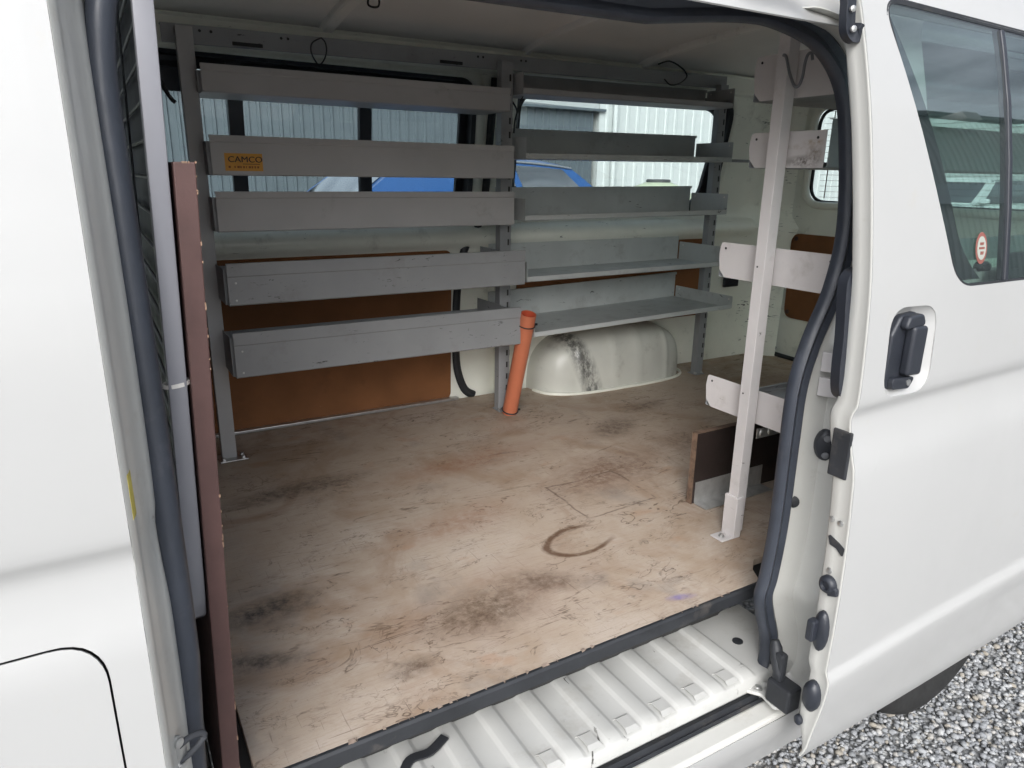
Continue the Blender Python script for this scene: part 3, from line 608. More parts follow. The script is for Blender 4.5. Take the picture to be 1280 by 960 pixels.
bm = bmesh.new(); lathe(bm, (1.183, .945, zs-.001), (0, 0, 1), [(.0125, 0), (.0125, .003), (.009, .0035)], 18); link('drain_plug', bm, RUBBER, stepo, smooth=40)
bm = bmesh.new(); sweep(bm, catmull([(.455, 1.005, zs+.012), (.415, .985, zs+.012), (.375, .985, zs+.012), (.345, .95, zs+.012), (.325, .93, zs+.011), (.30, .91, zs+.011)], 5), [(-.009, -.002), (.009, -.002), (.009, .002), (-.009, .002)], up=Vector((0, 0, 1))); link('cable_slot', bm, RUBBER, stepo)
sill = box('sill', .0, 1.30, .776, .822, .425, .462, JAMB, van, bevel=.006)
bm = bmesh.new(); sweep(bm, [(.0, .838, .452), (1.14, .838, .452)], [(-.019, -.01), (-.019, .006), (-.010, .010), (-.004, .004), (.006, .010), (.016, .008), (.020, -.01)], up=Vector((0, 0, 1))); link('sill_rubber', bm, RUBBER, sill, smooth=40)
bm = bmesh.new(); loft(bm, [[(x, .862, .45), (x, .866, .50), (x, .90, .508)] for x in (0, 1.3)]); link('sill_inner', bm, STEPM, sill, solid=.002)
panel('rocker', [(-.01, .30), (1.30, .30), (1.30, .45), (-.01, .45)], [], lambda x, z: Vector((x, .775+max(0, .42-z)*.35, z)), PAINT, van, thick=.002, vcuts=[.34, .38, .42])
# near rear quarter: skin with window and wheel cut-out, inner sheet
wc = [(2.00+.41*math.cos(a), .33+.43*math.sin(a)) for a in [math.pi-math.pi*i/24 for i in range(25)]]
QW = rpoly([(1.40, 1.385), (2.75, 1.385), (2.75, 1.86), (1.40, 1.86)], .06)
qp = panel('rear_side_panel', [(1.285, .36)]+[(1.30, .36)]+[p for p in wc if p[1] > .365]+[(3.1, .36), (3.12, 1.1), (3.05, 1.93), (1.285, 1.93)], [QW], fbody, PAINT, van, thick=.0015, vcuts=ZC[::2], offset=-1)
panel('window_pane', QW, [], lambda x, z: Vector((x, body(z)+.006, z)), GLASS, qp, thick=.003, vcuts=ZC[::3])
panel('inner_sheet', [(1.33, .64), (2.95, .64), (2.95, 1.93), (1.33, 1.93)], [rpoly([(1.40, 1.39), (2.775, 1.39), (2.775, 1.865), (1.40, 1.865)], .06)], lambda x, z: Vector((x, body(z)+.07, z)), INNER, qp, thick=.002, vcuts=ZC[::3])
bm = bmesh.new(); rows = []
for i in range(25):
    a = math.pi*.93-math.pi*.86*i/24; rows.append([(2.00+.41*math.cos(a), .80, .33+.43*math.sin(a)), (2.00+.41*math.cos(a), 1.08, .33+.43*math.sin(a))])
loft(bm, rows); link('wheel_well', bm, UNDER, qp, solid=.004)
# rear wheel
bm = bmesh.new(); lathe(bm, (2.00, .885, .325), (0, 1, 0), [(.20, .02), (.235, .004), (.285, .0), (.312, .012), (.325, .035), (.327, .10), (.325, .165), (.312, .188), (.285, .2), (.20, .19)], 48); ty = link('wheel', bm, TYRE, van, smooth=40)
bm = bmesh.new(); lathe(bm, (2.00, .90, .325), (0, 1, 0), [(.05, .012), (.15, .03), (.19, .005), (.205, .0), (.205, .15)], 36); link('rim', bm, RIM, ty, smooth=40)
# cab ends: nose with windscreen, rear closing panels
bm = bmesh.new(); loft(bm, [[(-1.62, y, .45), (-1.66, y, .9), (-1.62, y, 1.22)] for y in (.76, 1.2, 2.1, 2.6)]); ns = link('nose', bm, PAINT, van, smooth=60, solid=.01)
bm = bmesh.new(); loft(bm, [[(-1.62, y, 1.22), (-1.18, y, 1.96)] for y in (.83, 1.2, 2.1, 2.52)]); link('windscreen', bm, GLASS, ns, solid=.004)
fo = lambda x, z: Vector((x, 3.3-body(z)+.0, z))
panel('far_outer_skin', [(-1.62, .40), (3.12, .40), (3.05, 1.95), (-1.2, 1.95), (-1.62, 1.25)], [rpoly([(p[0]-.0, p[1]) for p in [(.10, 1.36), (1.33, 1.36), (1.33, 1.93), (.10, 1.93)]], .05), rpoly([(1.43, 1.36), (2.68, 1.36), (2.68, 1.93), (1.43, 1.93)], .05), rpoly([(-1.2, 1.34), (-.25, 1.34), (-.25, 1.88), (-1.0, 1.88)], .05)], lambda x, z: Vector((x, ywall(min(z, 1.97))+.085, z)), PAINT, van, thick=.002, vcuts=ZI)

#==DOOR
# ------------------------------------------------------------------ sliding door, slid back outside the body
XD = 1.10
fdoor = lambda x, z: Vector((x, door_prof(z-.028*(x-XD)*max(0, 1-abs(z-1.16)/.35)-.09*(x-XD)*max(0, 1-abs(z-.62)/.22)), z))
DW = rpoly([(1.352, 1.372), (2.12, 1.372), (2.10, 1.825), (1.150, 1.845)], [.085, .08, .06, .04], 10)
HR = rpoly([(1.160, 1.190), (1.300, 1.186), (1.300, 1.346), (1.160, 1.350)], .045, 8)
UC = [1.12+.04*i for i in range(28)]
outl = [(1.100, .437), (1.100, .70), (1.100, 1.0), (1.100, 1.3), (1.100, 1.6), (1.101, 1.86), (1.13, 1.915), (2.2, 1.90), (2.22, 1.2), (2.22, .52), (2.0, .455), (1.5, .437)]
door = panel('sliding_door', outl, [DW, HR], fdoor, PAINT, van, thick=.0016, vcuts=ZC, ucuts=UC, offset=-1)
# front edge of the door and its inner sheet
bm = bmesh.new(); rows = []
for z in sorted(set([.437, .45, .47, .5]+[q for q in ZC if .5 < q < 1.87])):
    y = door_prof(z); th = .046-.006*max(0, min(1, (z-1.15)/.25))
    if z < .54: th = max(.006, (z-.437)*.46)
    rows.append([(XD, y, z), (XD-.0008, y+.002, z), (XD+.0008, y+.0045, z), (XD+.002, y+th*.55, z), (XD+.003, y+th*.9, z), (XD+.007, y+th, z), (XD+.03, y+th+.002, z)])
loft(bm, rows); link('door_edge', bm, JAMB, door, smooth=60, solid=.0012)
panel('inner_sheet', [(1.125, .50), (2.18, .50), (2.18, 1.86), (1.125, 1.86)], [rpoly([(1.375, 1.385), (2.12, 1.385), (2.12, 1.84), (1.18, 1.84)], .05)], lambda x, z: Vector((x, door_prof(z)+.052, z)), JAMB, door, thick=.002, vcuts=ZC[::3])
panel('window_pane', DW, [], lambda x, z: Vector((x, door_prof(z)+.003, z)), GLASSD, door, thick=.004, vcuts=[z for z in ZC if z > 1.3])
bm = bmesh.new(); sweep(bm, [fdoor(*p)+Vector((0, .0015, 0)) for p in DW], [(-.004, -.003), (.004, -.003), (.004, .006), (-.004, .006)], closed=True); link('window_rubber', bm, RUBBER, door, smooth=40)
# black printed border behind the front edge of the glass
bl = []
for k in range(21):
    t = k/20; z = 1.842-.46*t; xe = 1.150+.202*t+.016*math.sin(math.pi*t); bl.append((xe-.01, xe+.024+.022*t+(.05*max(0, (t-.8)/.2)**2), z))
bm = bmesh.new(); loft(bm, [[(a, door_prof(z)+.0085, z), (b, door_prof(z)+.0085, z)] for a, b, z in bl]); link('glass_border', bm, PLASTIC, door, solid=.001)
bm = bmesh.new(); loft(bm, [[(x, door_prof(z)+dy, z) for x, dy in ((1.518, -.004), (1.530, -.004), (1.534, .012), (1.514, .012))] for z in (1.375, 1.5, 1.6, 1.7, 1.8, 1.832)], close_v=True, cap=True); link('window_divider', bm, PLASTIC, door, bevel=.002)
for z0, z1 in ((1.375, 1.395), (1.395, 1.425), (1.765, 1.785), (1.80, 1.825)):
    bm = bmesh.new(); loft(bm, [[(x, door_prof(z0)+.006, z0), (x, door_prof(z1)+.006, z1), (x, door_prof(z1)+.016, z1), (x, door_prof(z0)+.016, z0)] for x in (1.535, 2.08)], close_v=True, cap=True); link('slider_frame', bm, DARKTRIM, door, bevel=.002)
# round red sticker on the glass
zc = 1.44; sy = door_prof(zc)+.001
for rx, rz, mm, dy, nm in ((.020, .029, REDST, -.0010, 'round_sticker'), (.0150, .0215, PALEST, -.0016, 'sticker_field')):
    bm = bmesh.new(); vs = [bm.verts.new((1.430+rx*math.cos(2*math.pi*i/28), door_prof(zc+rz*math.sin(2*math.pi*i/28))+dy, zc+rz*math.sin(2*math.pi*i/28))) for i in range(28)]; bm.faces.new(vs); link(nm, bm, mm, door, solid=.0003)
bm = bmesh.new()
for dx, dz, w_, h_ in ((0, .008, .012, .005), (0, 0, .018, .004), (.001, -.009, .010, .006)):
    z = zc+dz; bx(bm, 1.430+dx-w_/2, 1.430+dx+w_/2, door_prof(z)-.0024, door_prof(z)-.0016, z-h_/2, z+h_/2)
link('sticker_print', bm, REDST, door)
# catches of the rear side window seen through the glass
for x, y, z, a, b in ((1.512, .800, 1.400, .012, .012), (1.600, .796, 1.388, .022, .012), (1.705, .793, 1.386, .020, .017)):
    bm = bmesh.new(); lathe(bm, (x, y-.006, z), (0, -1, 0), [(a, 0), (a, .012), (a*.7, .018)], 16)
    for v in bm.verts: v.co.z = z+(v.co.z-z)*b/a
    link('window_catch', bm, PLASTIC if x > 1.53 else ZINC, qp, smooth=40)
# recessed handle
bm = bmesh.new(); rows = []; hc = Vector((1.230, 0, 1.268))
for k, d in ((1.0, 0), (.97, .0025), (.86, .011), (.74, .016), (.5, .018), (.12, .019)):
    rows.append([fdoor(hc.x+(p[0]-hc.x)*k, hc.z+(p[1]-hc.z)*k)+Vector((0, d, 0)) for p in HR])
loft(bm, rows, close_v=True, cap=False); link('handle_recess', bm, PAINT, door, smooth=60)
hy = door_prof(1.27)
def slab(pts, rad, y0, y1, name, m, parent, bev=.006):
    bm = bmesh.new(); lp = rpoly(pts, rad, 5); loft(bm, [[(p[0], y, p[1]) for p in lp] for y in (y0, y1)], close_v=True, cap=True); return link(name, bm, m, parent, smooth=45, bevel=bev, seg=3)
hd = slab([(1.182, 1.200), (1.236, 1.196), (1.256, 1.222), (1.258, 1.315), (1.240, 1.338), (1.196, 1.334), (1.176, 1.300), (1.174, 1.228)], .016, hy+.004, hy+.022, 'handle', PLASTIC, door, .005)
slab([(1.212, 1.226), (1.254, 1.224), (1.254, 1.314), (1.212, 1.316)], .008, hy-.014, hy+.006, 'handle_grip', PLASTIC, hd, .006)
slab([(1.190, 1.310), (1.252, 1.314), (1.240, 1.336), (1.200, 1.334)], .010, hy-.010, hy+.006, 'handle_cap', PLASTIC, hd, .005)
slab([(1.186, 1.203), (1.236, 1.199), (1.252, 1.220), (1.182, 1.224)], .008, hy-.006, hy+.006, 'handle_foot', PLASTIC, hd, .004)
bm = bmesh.new(); lathe(bm, (1.232, hy-.0055, 1.211), (0, -1, 0), [(.006, 0), (.006, .002), (.003, .0025)], 12); link('key_lock', bm, ZINC, hd, smooth=40)
# fittings on the door edge
ed = lambda z, f: Vector((XD, door_prof(z)+.046*f, z))
def on_edge(name, z, f, prof_, m, sy=1., sz=1., n=18, parent=door):
    c = ed(z, f); bm = bmesh.new(); lathe(bm, c+Vector((.004, 0, 0)), (-1, 0, 0), prof_, n)
    for v in bm.verts: v.co.y = c.y+(v.co.y-c.y)*sy; v.co.z = c.z+(v.co.z-c.z)*sz
    return link(name, bm, m, parent, smooth=45)
bm = bmesh.new(); bx(bm, XD-.003, XD+.003, door_prof(1.09)+.006, door_prof(1.09)+.044, 1.045, 1.135); link('edge_pad', bm, RUBBER, door, bevel=.003)
on_edge('screw', .962, .40, [(.0055, 0), (.0055, .005), (.003, .006)], ZINC); on_edge('screw', .963, .80, [(.0055, 0), (.0055, .005), (.003, .006)], ZINC); on_edge('screw', .862, .62, [(.0055, 0), (.0055, .005), (.003, .006)], ZINC)
bm = bmesh.new(); lp = rpoly([(.006, .90), (.020, .912), (.034, .914), (.040, .932), (.030, .929), (.016, .924), (.004, .918)], .003, 3)
loft(bm, [[(x, door_prof(.92)+a, z) for a, z in lp] for x in (XD-.0015, XD+.003)], close_v=True, cap=True); link('latch_slot', bm, RUBBER, door)
st_ = on_edge('door_stop', .836, .55, [(.017, 0), (.017, .010), (.013, .016), (.009, .017), (.007, .012)], PLASTIC, 1.0, 1.05)
bm = bmesh.new(); c = ed(.832, .25); loft(bm, [[(XD-d, door_prof(.83)+a, .832+b) for a, b in ((.002, -.010), (.022, -.018), (.022, .014), (.004, .002))] for d in (-.003, .008)], close_v=True, cap=True); link('stop_wedge', bm, PLASTIC, st_, bevel=.003)
lk = on_edge('lock_block', .735, .55, [(.019, 0), (.019, .008), (.015, .014), (.006, .016)], PLASTIC, .85, 2.3)
bm = bmesh.new(); bx(bm, XD-.026, XD-.006, door_prof(.735)+.026, door_prof(.735)+.042, .715, .760); link('lock_tongue', bm, PLASTIC, lk, bevel=.004)
on_edge('roller_boss', .590, .55, [(.020, 0), (.020, .012), (.014, .020), (.006, .022)], PLASTIC, .9, 1.7)
on_edge('buffer', .515, .75, [(.011, 0), (.011, .008), (.006, .012)], PLASTIC, .8, 1.)
# inner pull handle peeping past the door edge
bm = bmesh.new(); sweep(bm, catmull([(XD+.030, .736, 1.190), (XD+.012, .738, 1.200), (XD+.006, .740, 1.24), (XD+.008, .744, 1.30), (XD+.007, .750, 1.365), (XD+.012, .754, 1.395), (XD+.03, .754, 1.405)], 5), [(-.013, -.010), (-.004, -.013), (.010, -.010), (.012, .006), (-.010, .010)], up=Vector((0, 1, 0))); link('inner_handle', bm, PLASTIC, door, smooth=50)
# lower arm carrying the door
bm = bmesh.new(); lp = rpoly([(1.085, .858), (1.135, .862), (1.175, .815), (1.168, .772), (1.135, .755), (1.110, .775), (1.118, .815)], .012, 4)
loft(bm, [[(x, y, z) for x, y in lp] for z in (.482, .490)], close_v=True, cap=True); arm = link('lower_arm', bm, STEPM, van, bevel=.002)
for x, y in ((1.125, .832), (1.145, .815)):
    bm = bmesh.new(); lathe(bm, (x, y, .489), (0, 0, 1), [(.011, 0), (.011, .003), (.006, .004), (.006, .007)], 14); link('bolt', bm, ZINC, arm, smooth=40)
bm = bmesh.new(); bx(bm, 1.108, 1.150, .742, .800, .492, .548); bx(bm, 1.118, 1.138, .775, .798, .540, .610); ra = link('roller_carrier', bm, RUBBER, arm, bevel=.006)
bm = bmesh.new(); lathe(bm, (1.124, .785, .560), (.15, .4, 1), [(.010, 0), (.013, .02), (.013, .055), (.008, .07)], 14); link('roller', bm, RUBBER, ra, smooth=40)
# upper arm
bm = bmesh.new(); sweep(bm, catmull([(1.03, .84, 1.885), (1.058, .815, 1.866), (1.073, .802, 1.840), (1.078, .800, 1.805), (1.082, .800, 1.788), (1.091, .797, 1.780), (1.100, .793, 1.783), (1.104, .790, 1.795)], 5), [(-.011, -.007), (.011, -.007), (.011, .007), (-.011, .007)], up=Vector((0, 1, 0))); ua = link('upper_arm', bm, PLASTIC, van, smooth=40, bevel=.002)
bm = bmesh.new(); bx(bm, .90, 1.045, .835, .865, 1.876, 1.892); link('upper_rail', bm, ZINC, ua, bevel=.003)
for z, y, x in ((1.815, .790, 1.073), (1.787, .789, 1.080)):
    bm = bmesh.new(); lathe(bm, (x, y, z), (-.3, -1, 0), [(.005, 0), (.005, .004), (.002, .005)], 10); link('rivet', bm, ZINC, ua, smooth=40)

# ------------------------------------------------------------------ plywood floor
bm = bmesh.new(); lp = [(.108, .942), (1.238, .948), (1.262, .99), (1.30, 1.02), (3.03, 1.02), (3.03, 2.52), (.108, 2.52)]
loft(bm, [[(x, y, z) for x, y in lp] for z in (.642, .660)], close_v=True, cap=True)
pf = tag(link('plywood_floor', bm, FLOORM, bevel=.0015), 'worn pinkish plywood sheet floor scratched and stained inside the van', 'floor')
bm = bmesh.new(); sweep(bm, [(.075, .940, .645), (1.236, .946, .645)], [(-.010, -.014), (.004, -.014), (.004, .0125), (.0, .0165), (-.006, .0165), (-.010, .012)], up=Vector((0, 0, 1))); link('edge_trim', bm, RUBBER, pf, bevel=.001)
bm = bmesh.new(); loft(bm, [[(x, 1.00, .60), (x, 1.045, .515)] for x in (.06, 1.22)]); link('riser', bm, UNDER, pf, solid=.003)
bm = bmesh.new(); bx(bm, .06, 1.20, .965, 1.045, .618, .641); link('batten', bm, UNDER, pf)
# thin flakes of torn veneer along the trim
bm = bmesh.new()
for i in range(34):
    x = .2+random.random()*.95; y = .9405+.006*(x-.1)/1.13; l_ = random.uniform(.002, .016)*random.random(); vs = [bm.verts.new(q) for q in ((x, y-.003-random.random()*.004, .6622), (x+l_, y-.002-random.random()*.005, .6622), (x+l_*.8, y+.003, .6626), (x+l_*.2, y+.003, .6626))]; bm.faces.new(vs)
link('veneer_flake', bm, mat('pale_veneer', (.30, .235, .19, 1), .8, var=.3, vscale=80), pf, solid=.0006)

# ------------------------------------------------------------------ partition and cargo barrier
LEAN = .0345
px = lambda z: .085+(z-.70)*LEAN
bm = bmesh.new(); loft(bm, [[(px(z)-.024, .928, z), (px(z), .928, z), (px(z), 2.42, z), (px(z)-.024, 2.42, z)] for z in (.602, 1.568)], close_v=True, cap=True)
pp = tag(link('partition_panel', bm, BROWNPLY, bevel=.0015), 'dark brown film faced plywood bulkhead panel behind the cargo barrier', 'bulkhead panel')
bm = bmesh.new()
for i in range(30):
    z = .68+random.random()*.88; l_ = random.uniform(.001, .011)*random.random(); w_ = random.uniform(.0004, .0014); x = px(z)
    bx(bm, x-w_, x+.0006, .9275, .9275+random.uniform(.004, .01), z, z+l_)
for i in range(6):
    x = px(1.568)-.024*random.random(); bx(bm, x, x+.0015, .9276, .934, 1.5665, 1.5688)
link('chipped_edge', bm, PLYEDGE, pp)
cb = tag(empty('cargo_barrier', (.04, 1.6, .60)), 'pale grey steel tube and wire mesh cargo barrier beside the front seal', 'cargo barrier')
bxx = lambda z: .069+(z-1.35)*LEAN*.9
sq = rpoly([(-.013, -.011), (.013, -.011), (.013, .011), (-.013, .011)], .0028, 2)
path = [(bxx(z), .950, z) for z in (2.0, 1.8, 1.6, 1.4, 1.2, 1.05)]+[(bxx(.99), .952, .995), (bxx(.965), .962, .968), (bxx(.95), .98, .955), (bxx(.945), 1.02, .95), (bxx(.945), 1.3, .95), (bxx(.945), 2.35, .95)]
bm = bmesh.new(); sweep(bm, path, sq, up=Vector((-1, 0, 0)).cross(Vector((0, 0, 1))) if False else Vector((1, 0, 0))); link('frame_tube', bm, BARRIER, cb, smooth=25)
tube('frame_tube', [(bxx(2.0), 2.35, 2.0), (bxx(.95), 2.35, .95)], .013, BARRIER, cb)
bm = bmesh.new(); loft(bm, [[(bxx(z)+.009, y, z) for y in (.966, 1.6, 2.34)] for z in (.965, 1.5, 1.98)]); link('shade_sheet', bm, mat('navy_shade', (.022, .025, .038, 1), .7, var=.1), cb, solid=.002)  # added dark sheet standing in for the unlit space behind the mesh
for i in range(21):
    z = .985+.047*i; tube('wire', [(bxx(z), .955, z), (bxx(z), 2.35, z)], .0026, WIRE, cb, n=6)
for i in range(2):
    y = 1.35+.7*i; tube('wire', [(bxx(1.95)-.004, y, 1.97), (bxx(.95)-.004, y, .95)], .0021, WIRE, cb, n=6)
for z in (1.30, .955+.08):
    bm = bmesh.new(); sweep(bm, [(bxx(z)+.016*math.cos(a), .950+.014*math.sin(a), z+.002*math.cos(a)) for a in [2*math.pi*i/16 for i in range(16)]], [(-.0008, -.0026), (.0008, -.0026), (.0008, .0026), (-.0008, .0026)], up=Vector((0, 0, 1)), closed=True)
    if z > 1.2: tag(link('cable_tie', bm, WHST), 'clear cable tie round the pale grey cargo barrier tube', 'cable tie')
    else: bm.free() if bm.is_valid else None
# seat in the cab, and dark trim of the far front pillar
seat = tag(empty('cab_seat', (-.2, 1.25, .80)), 'dark cloth cab seat in front of the cargo barrier', 'seat')
bm = bmesh.new(); loft(bm, [[(-.10+x, y, z) for x, y in rpoly([(-.12, .98), (.0, .98), (.0, 1.45), (-.12, 1.45)], .04, 4)] for z, x in ((.82, -.06), (1.1, -.02), (1.45, .0), (1.52, .0))], close_v=True, cap=True); link('backrest', bm, SEATM, seat, smooth=50)
bm = bmesh.new(); loft(bm, [[(-.11, y, z) if False else (-.12+x, y, z) for x, y in rpoly([(-.08, 1.08), (.0, 1.08), (.0, 1.35), (-.08, 1.35)], .03, 4)] for z in (1.55, 1.75)], close_v=True, cap=True); link('headrest', bm, SEATM, seat, smooth=50)
bm = bmesh.new(); bx(bm, -.62, -.14, .98, 1.45, .80, .92); link('cushion', bm, SEATM, seat, bevel=.03)
bm = bmesh.new(); loft(bm, [[(-.12, ywall(z)-.03, z), (.155, ywall(z)-.03, z), (.175, ywall(z)+.01, z)] for z in (.62, .9, 1.2, 1.4, 1.6, 1.8, 1.95)]); link('pillar_trim', bm, DARKTRIM, van, smooth=40, solid=.004)

#==SHELVES
def post(name, x0, x1, y0, y1, z0, z1, m, parent, lean=0, slots=None, t=.003, open_dir='+x'):
    """steel channel: web and two flanges"""
    bm = bmesh.new()
    sec = [(x0, y0), (x1, y0), (x1, y0+t), (x0+t, y0+t), (x0+t, y1-t), (x1, y1-t), (x1, y1), (x0, y1)]
    loft(bm, [[(x, y, z) for x, y in sec] for z in (z0, z1)], close_v=True, cap=True); o = link(name, bm, m, parent, bevel=.001)
    if slots:
        bm = bmesh.new(); z = z0+.08
        while z < z1-.05:
            bx(bm, slots-.0035, slots+.0035, y0-.0006, y0+.0006, z, z+.022); bx(bm, x1-.0004, x1+.0008, y0+.0005, y0+.0025, z, z+.022); z += .047
        link('slot', bm, UNDER, o)
    return o
def foot(parent, x, y, z, w=.07, d=.06, m=None):
    bm = bmesh.new(); bx(bm, x-w/2, x+w/2, y-d/2, y+d/2, z, z+.004); f = link('foot_plate', bm, m or ZINC, parent, bevel=.001)
    for sx, sy in ((-.7, -.5), (.7, -.5), (.7, .35)):
        bm = bmesh.new(); lathe(bm, (x+sx*w/2, y+sy*d/2, z+.004), (0, 0, 1), [(.009, 0), (.009, .0015), (.006, .0016), (.006, .007), (.003, .008)], 6); link('bolt', bm, ZINC, f)
def holes_row(parent, pts, axis, r=.004, m=UNDER):
    for p in pts:
        bm = bmesh.new(); lathe(bm, p, axis, [(r, 0), (r, .0008), (r*.5, .001)], 10); link('hole', bm, m, parent)

# ---- unit opposite the door, trays with tall front lips
u1 = tag(empty('shelving_unit', (.8, 2.3, .66)), 'grey steel shelving opposite the door with five tall front lips', 'shelving')
post('post', .268, .312, 2.285, 2.318, .662, 1.935, SHELF, u1); foot(u1, .30, 2.29, .661, .085, .07)
post('post', 1.296, 1.342, 2.300, 2.335, .662, 1.935, SHELF2, u1, slots=1.331); foot(u1, 1.32, 2.31, .661, .06, .06, SHELF2)
bm = bmesh.new(); sweep(bm, [(.235, 2.325, 1.925), (2.45, 2.372, 1.955)], [(-.003, -.030), (.003, -.030), (.003, .016), (.022, .016), (.022, .020), (-.003, .020)], up=Vector((0, 0, 1))); rail = link('top_rail', bm, SHELF2, u1, bevel=.001)
yr = lambda x: 2.325+(x-.235)*.0212-.0052; zr = lambda x: 1.925+(x-.235)*.01354
holes_row(rail, [(x, yr(x), zr(x)+.006) for x in (.335, .365, 1.225, 1.245, 1.40, 1.42, .56, .58)], (0, -1, 0))
bm = bmesh.new()
for x in (.42, 1.08): bx(bm, x, x+.085, yr(x)-.001, yr(x)+.002, zr(x)-.024, zr(x)-.014)
link('rail_slot', bm, UNDER, rail, bevel=.003)
T1 = [(1.766, 1.838, 2.232, 2.44), (1.545, 1.652, 2.203, 2.46), (1.388, 1.500, 2.196, 2.46), (1.184, 1.304, 2.135, 2.47), (.967, 1.102, 2.138, 2.47)]
XL, XRR = .314, 1.293
tray_lab = ['topmost tray of the unit opposite the door', 'tray with the orange maker label', 'middle tray of the unit opposite the door', 'second lowest tray with chipped paint', 'lowest tray with scraped black marks']
for i, (z0, z1, yf, yb) in enumerate(T1):
    mm = SHELF if i < 3 else SHELF2; hm = .016 if i < 3 else .035; xr_ = XRR+(.012 if i in (3,) else 0)
    bm = bmesh.new()      # front lip with rolled top edge, floor and back flange in one folded sheet
    sec = [(yf+.010, z1-.006), (yf+.008, z1), (yf-.0015, z1), (yf-.0015, z1-hm), (yf+.001, z1-hm-.003), (yf, z0+.003), (yf+.003, z0), (yb-.003, z0), (yb, z0+.003), (yb, z0+.075)]
    loft(bm, [[(x, y, z) for y, z in sec] for x in (XL, xr_)]); tr = link('tray', bm, mm, u1, solid=.0016); tr['label'] = tray_lab[i]
    for xe in (XL-.006, xr_-.002):
        bm = bmesh.new(); ye = yf+(.020 if xe < .5 else .004); bx(bm, xe-.0008, xe+.0012, ye, yb, z0+.001, z1-.016); bx(bm, xe, xe+.010, ye-.001, ye+.001, z0+.001, z1-.016) if xe < .5 else None; link('end_plate', bm, mm, tr)
    holes_row(tr, [(XL+.022, yf-.0016, z1-.055), (XL+.020, yf-.0016, z0+.015)] if i >= 3 else [], (0, -1, 0), .003, ZINC)
    if i == 1:
        bm = bmesh.new(); x0, x1, za, zb = .349, .452, z0+.012, z0+.060; bx(bm, x0, x1, yf-.0012, yf-.0004, za, zb); lb = link('maker_label', bm, LABELO, tr)
        RX = Matrix.Rotation(R(90), 4, 'X')
        text_mesh('label_text', 'CAMCO', .0245, INK, tr, Matrix.Translation((x0+.008, yf-.0014, za+.024)) @ RX @ Matrix.Diagonal((1.05, .92, 1, 1)))
        text_mesh('label_text', 'CAMCO', .0245, INK, tr, Matrix.Translation((x0+.0088, yf-.0015, za+.0243)) @ RX @ Matrix.Diagonal((1.05, .92, 1, 1)))
        bm = bmesh.new()                                   # small print, illegible in the photograph
        for k, wd in enumerate((.007, .0, .004, .008, .005, .006, .003, .007, .005, .005, .006)):
            if wd: bx(bm, x0+.009+.0078*k, x0+.009+.0078*k+wd*.8, yf-.0016, yf-.0011, za+.008, za+.0135)
        link('small_print', bm, mat('brown_ink', (.22, .07, .01, 1), .6), tr)
        bm = bmesh.new(); bx(bm, x0+.048, x1-.008, yf-.0016, yf-.0011, za+.0185, za+.020); link('label_rule', bm, INK, tr)

# ---- unit behind it, over the wheel arch, low fronts and tall backs
u2 = tag(empty('shelving_unit', (1.9, 2.3, .66)), 'grey steel shelving over the wheel arch with low open fronts', 'shelving')
T2 = [(1.828, 2.250, 2.412, .076, .080, 2.372), (1.612, 2.224, 2.446, .080, .112, 2.366), (1.398, 2.222, 2.446, .084, .112, 2.362), (1.180, 2.200, 2.496, .080, .136, 2.362), (.985, 2.140, 2.500, .052, .115, 2.364)]
post('post', 2.380, 2.424, 2.330, 2.362, .662, 1.935, SHELF2, u2, slots=2.413); foot(u2, 2.40, 2.345, .661, .055, .055, SHELF2)
tray2 = ['dark topmost tray under the ceiling', 'tray at window height', 'tray just above the window sill', 'tray under the window sill', 'deep bottom tray above the wheel arch']
for i, (z0, yf, yb, eh, bh, xe) in enumerate(T2):
    x0, x1 = 1.354, xe+.006; s = .026*(1 if i == 4 else .35)      # slight slope of the lower tray
    bm = bmesh.new(); fl = .018
    sec = [(yf+.006, z0+fl-.002), (yf, z0+fl), (yf, z0+.002), (yf+.003, z0), (yb-.003, z0), (yb, z0+.003), (yb, z0+bh), (yb-.008, z0+bh), (yb-.008, z0+bh-.01)]
    cut = 0.0
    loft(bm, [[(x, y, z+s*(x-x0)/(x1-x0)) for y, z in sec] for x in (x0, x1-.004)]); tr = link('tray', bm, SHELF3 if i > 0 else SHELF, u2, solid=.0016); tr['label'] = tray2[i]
    for x, hh, zz in ((x0+.001, eh*.92, 0), (x1, eh, s)):
        bm = bmesh.new(); lp = rpoly([(yf+.001, z0+zz), (yb-.006, z0+zz), (yb-.006, z0+zz+hh), (yf+.001, z0+zz+hh)], [.002, .002, .004, .004], 2)
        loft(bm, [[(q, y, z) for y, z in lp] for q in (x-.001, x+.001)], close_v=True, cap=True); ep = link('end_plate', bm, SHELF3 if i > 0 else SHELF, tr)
        if x > 2: holes_row(ep, [(x-.0011, yf+.02, z0+zz+hh-.014), (x-.0011, yb-.03, z0+zz+hh-.014)], (-1, 0, 0), .004, WHST)
box('wall_stay', 2.372, 2.60, 2.262, 2.276, 1.622, 1.634, SHELF2, u2)

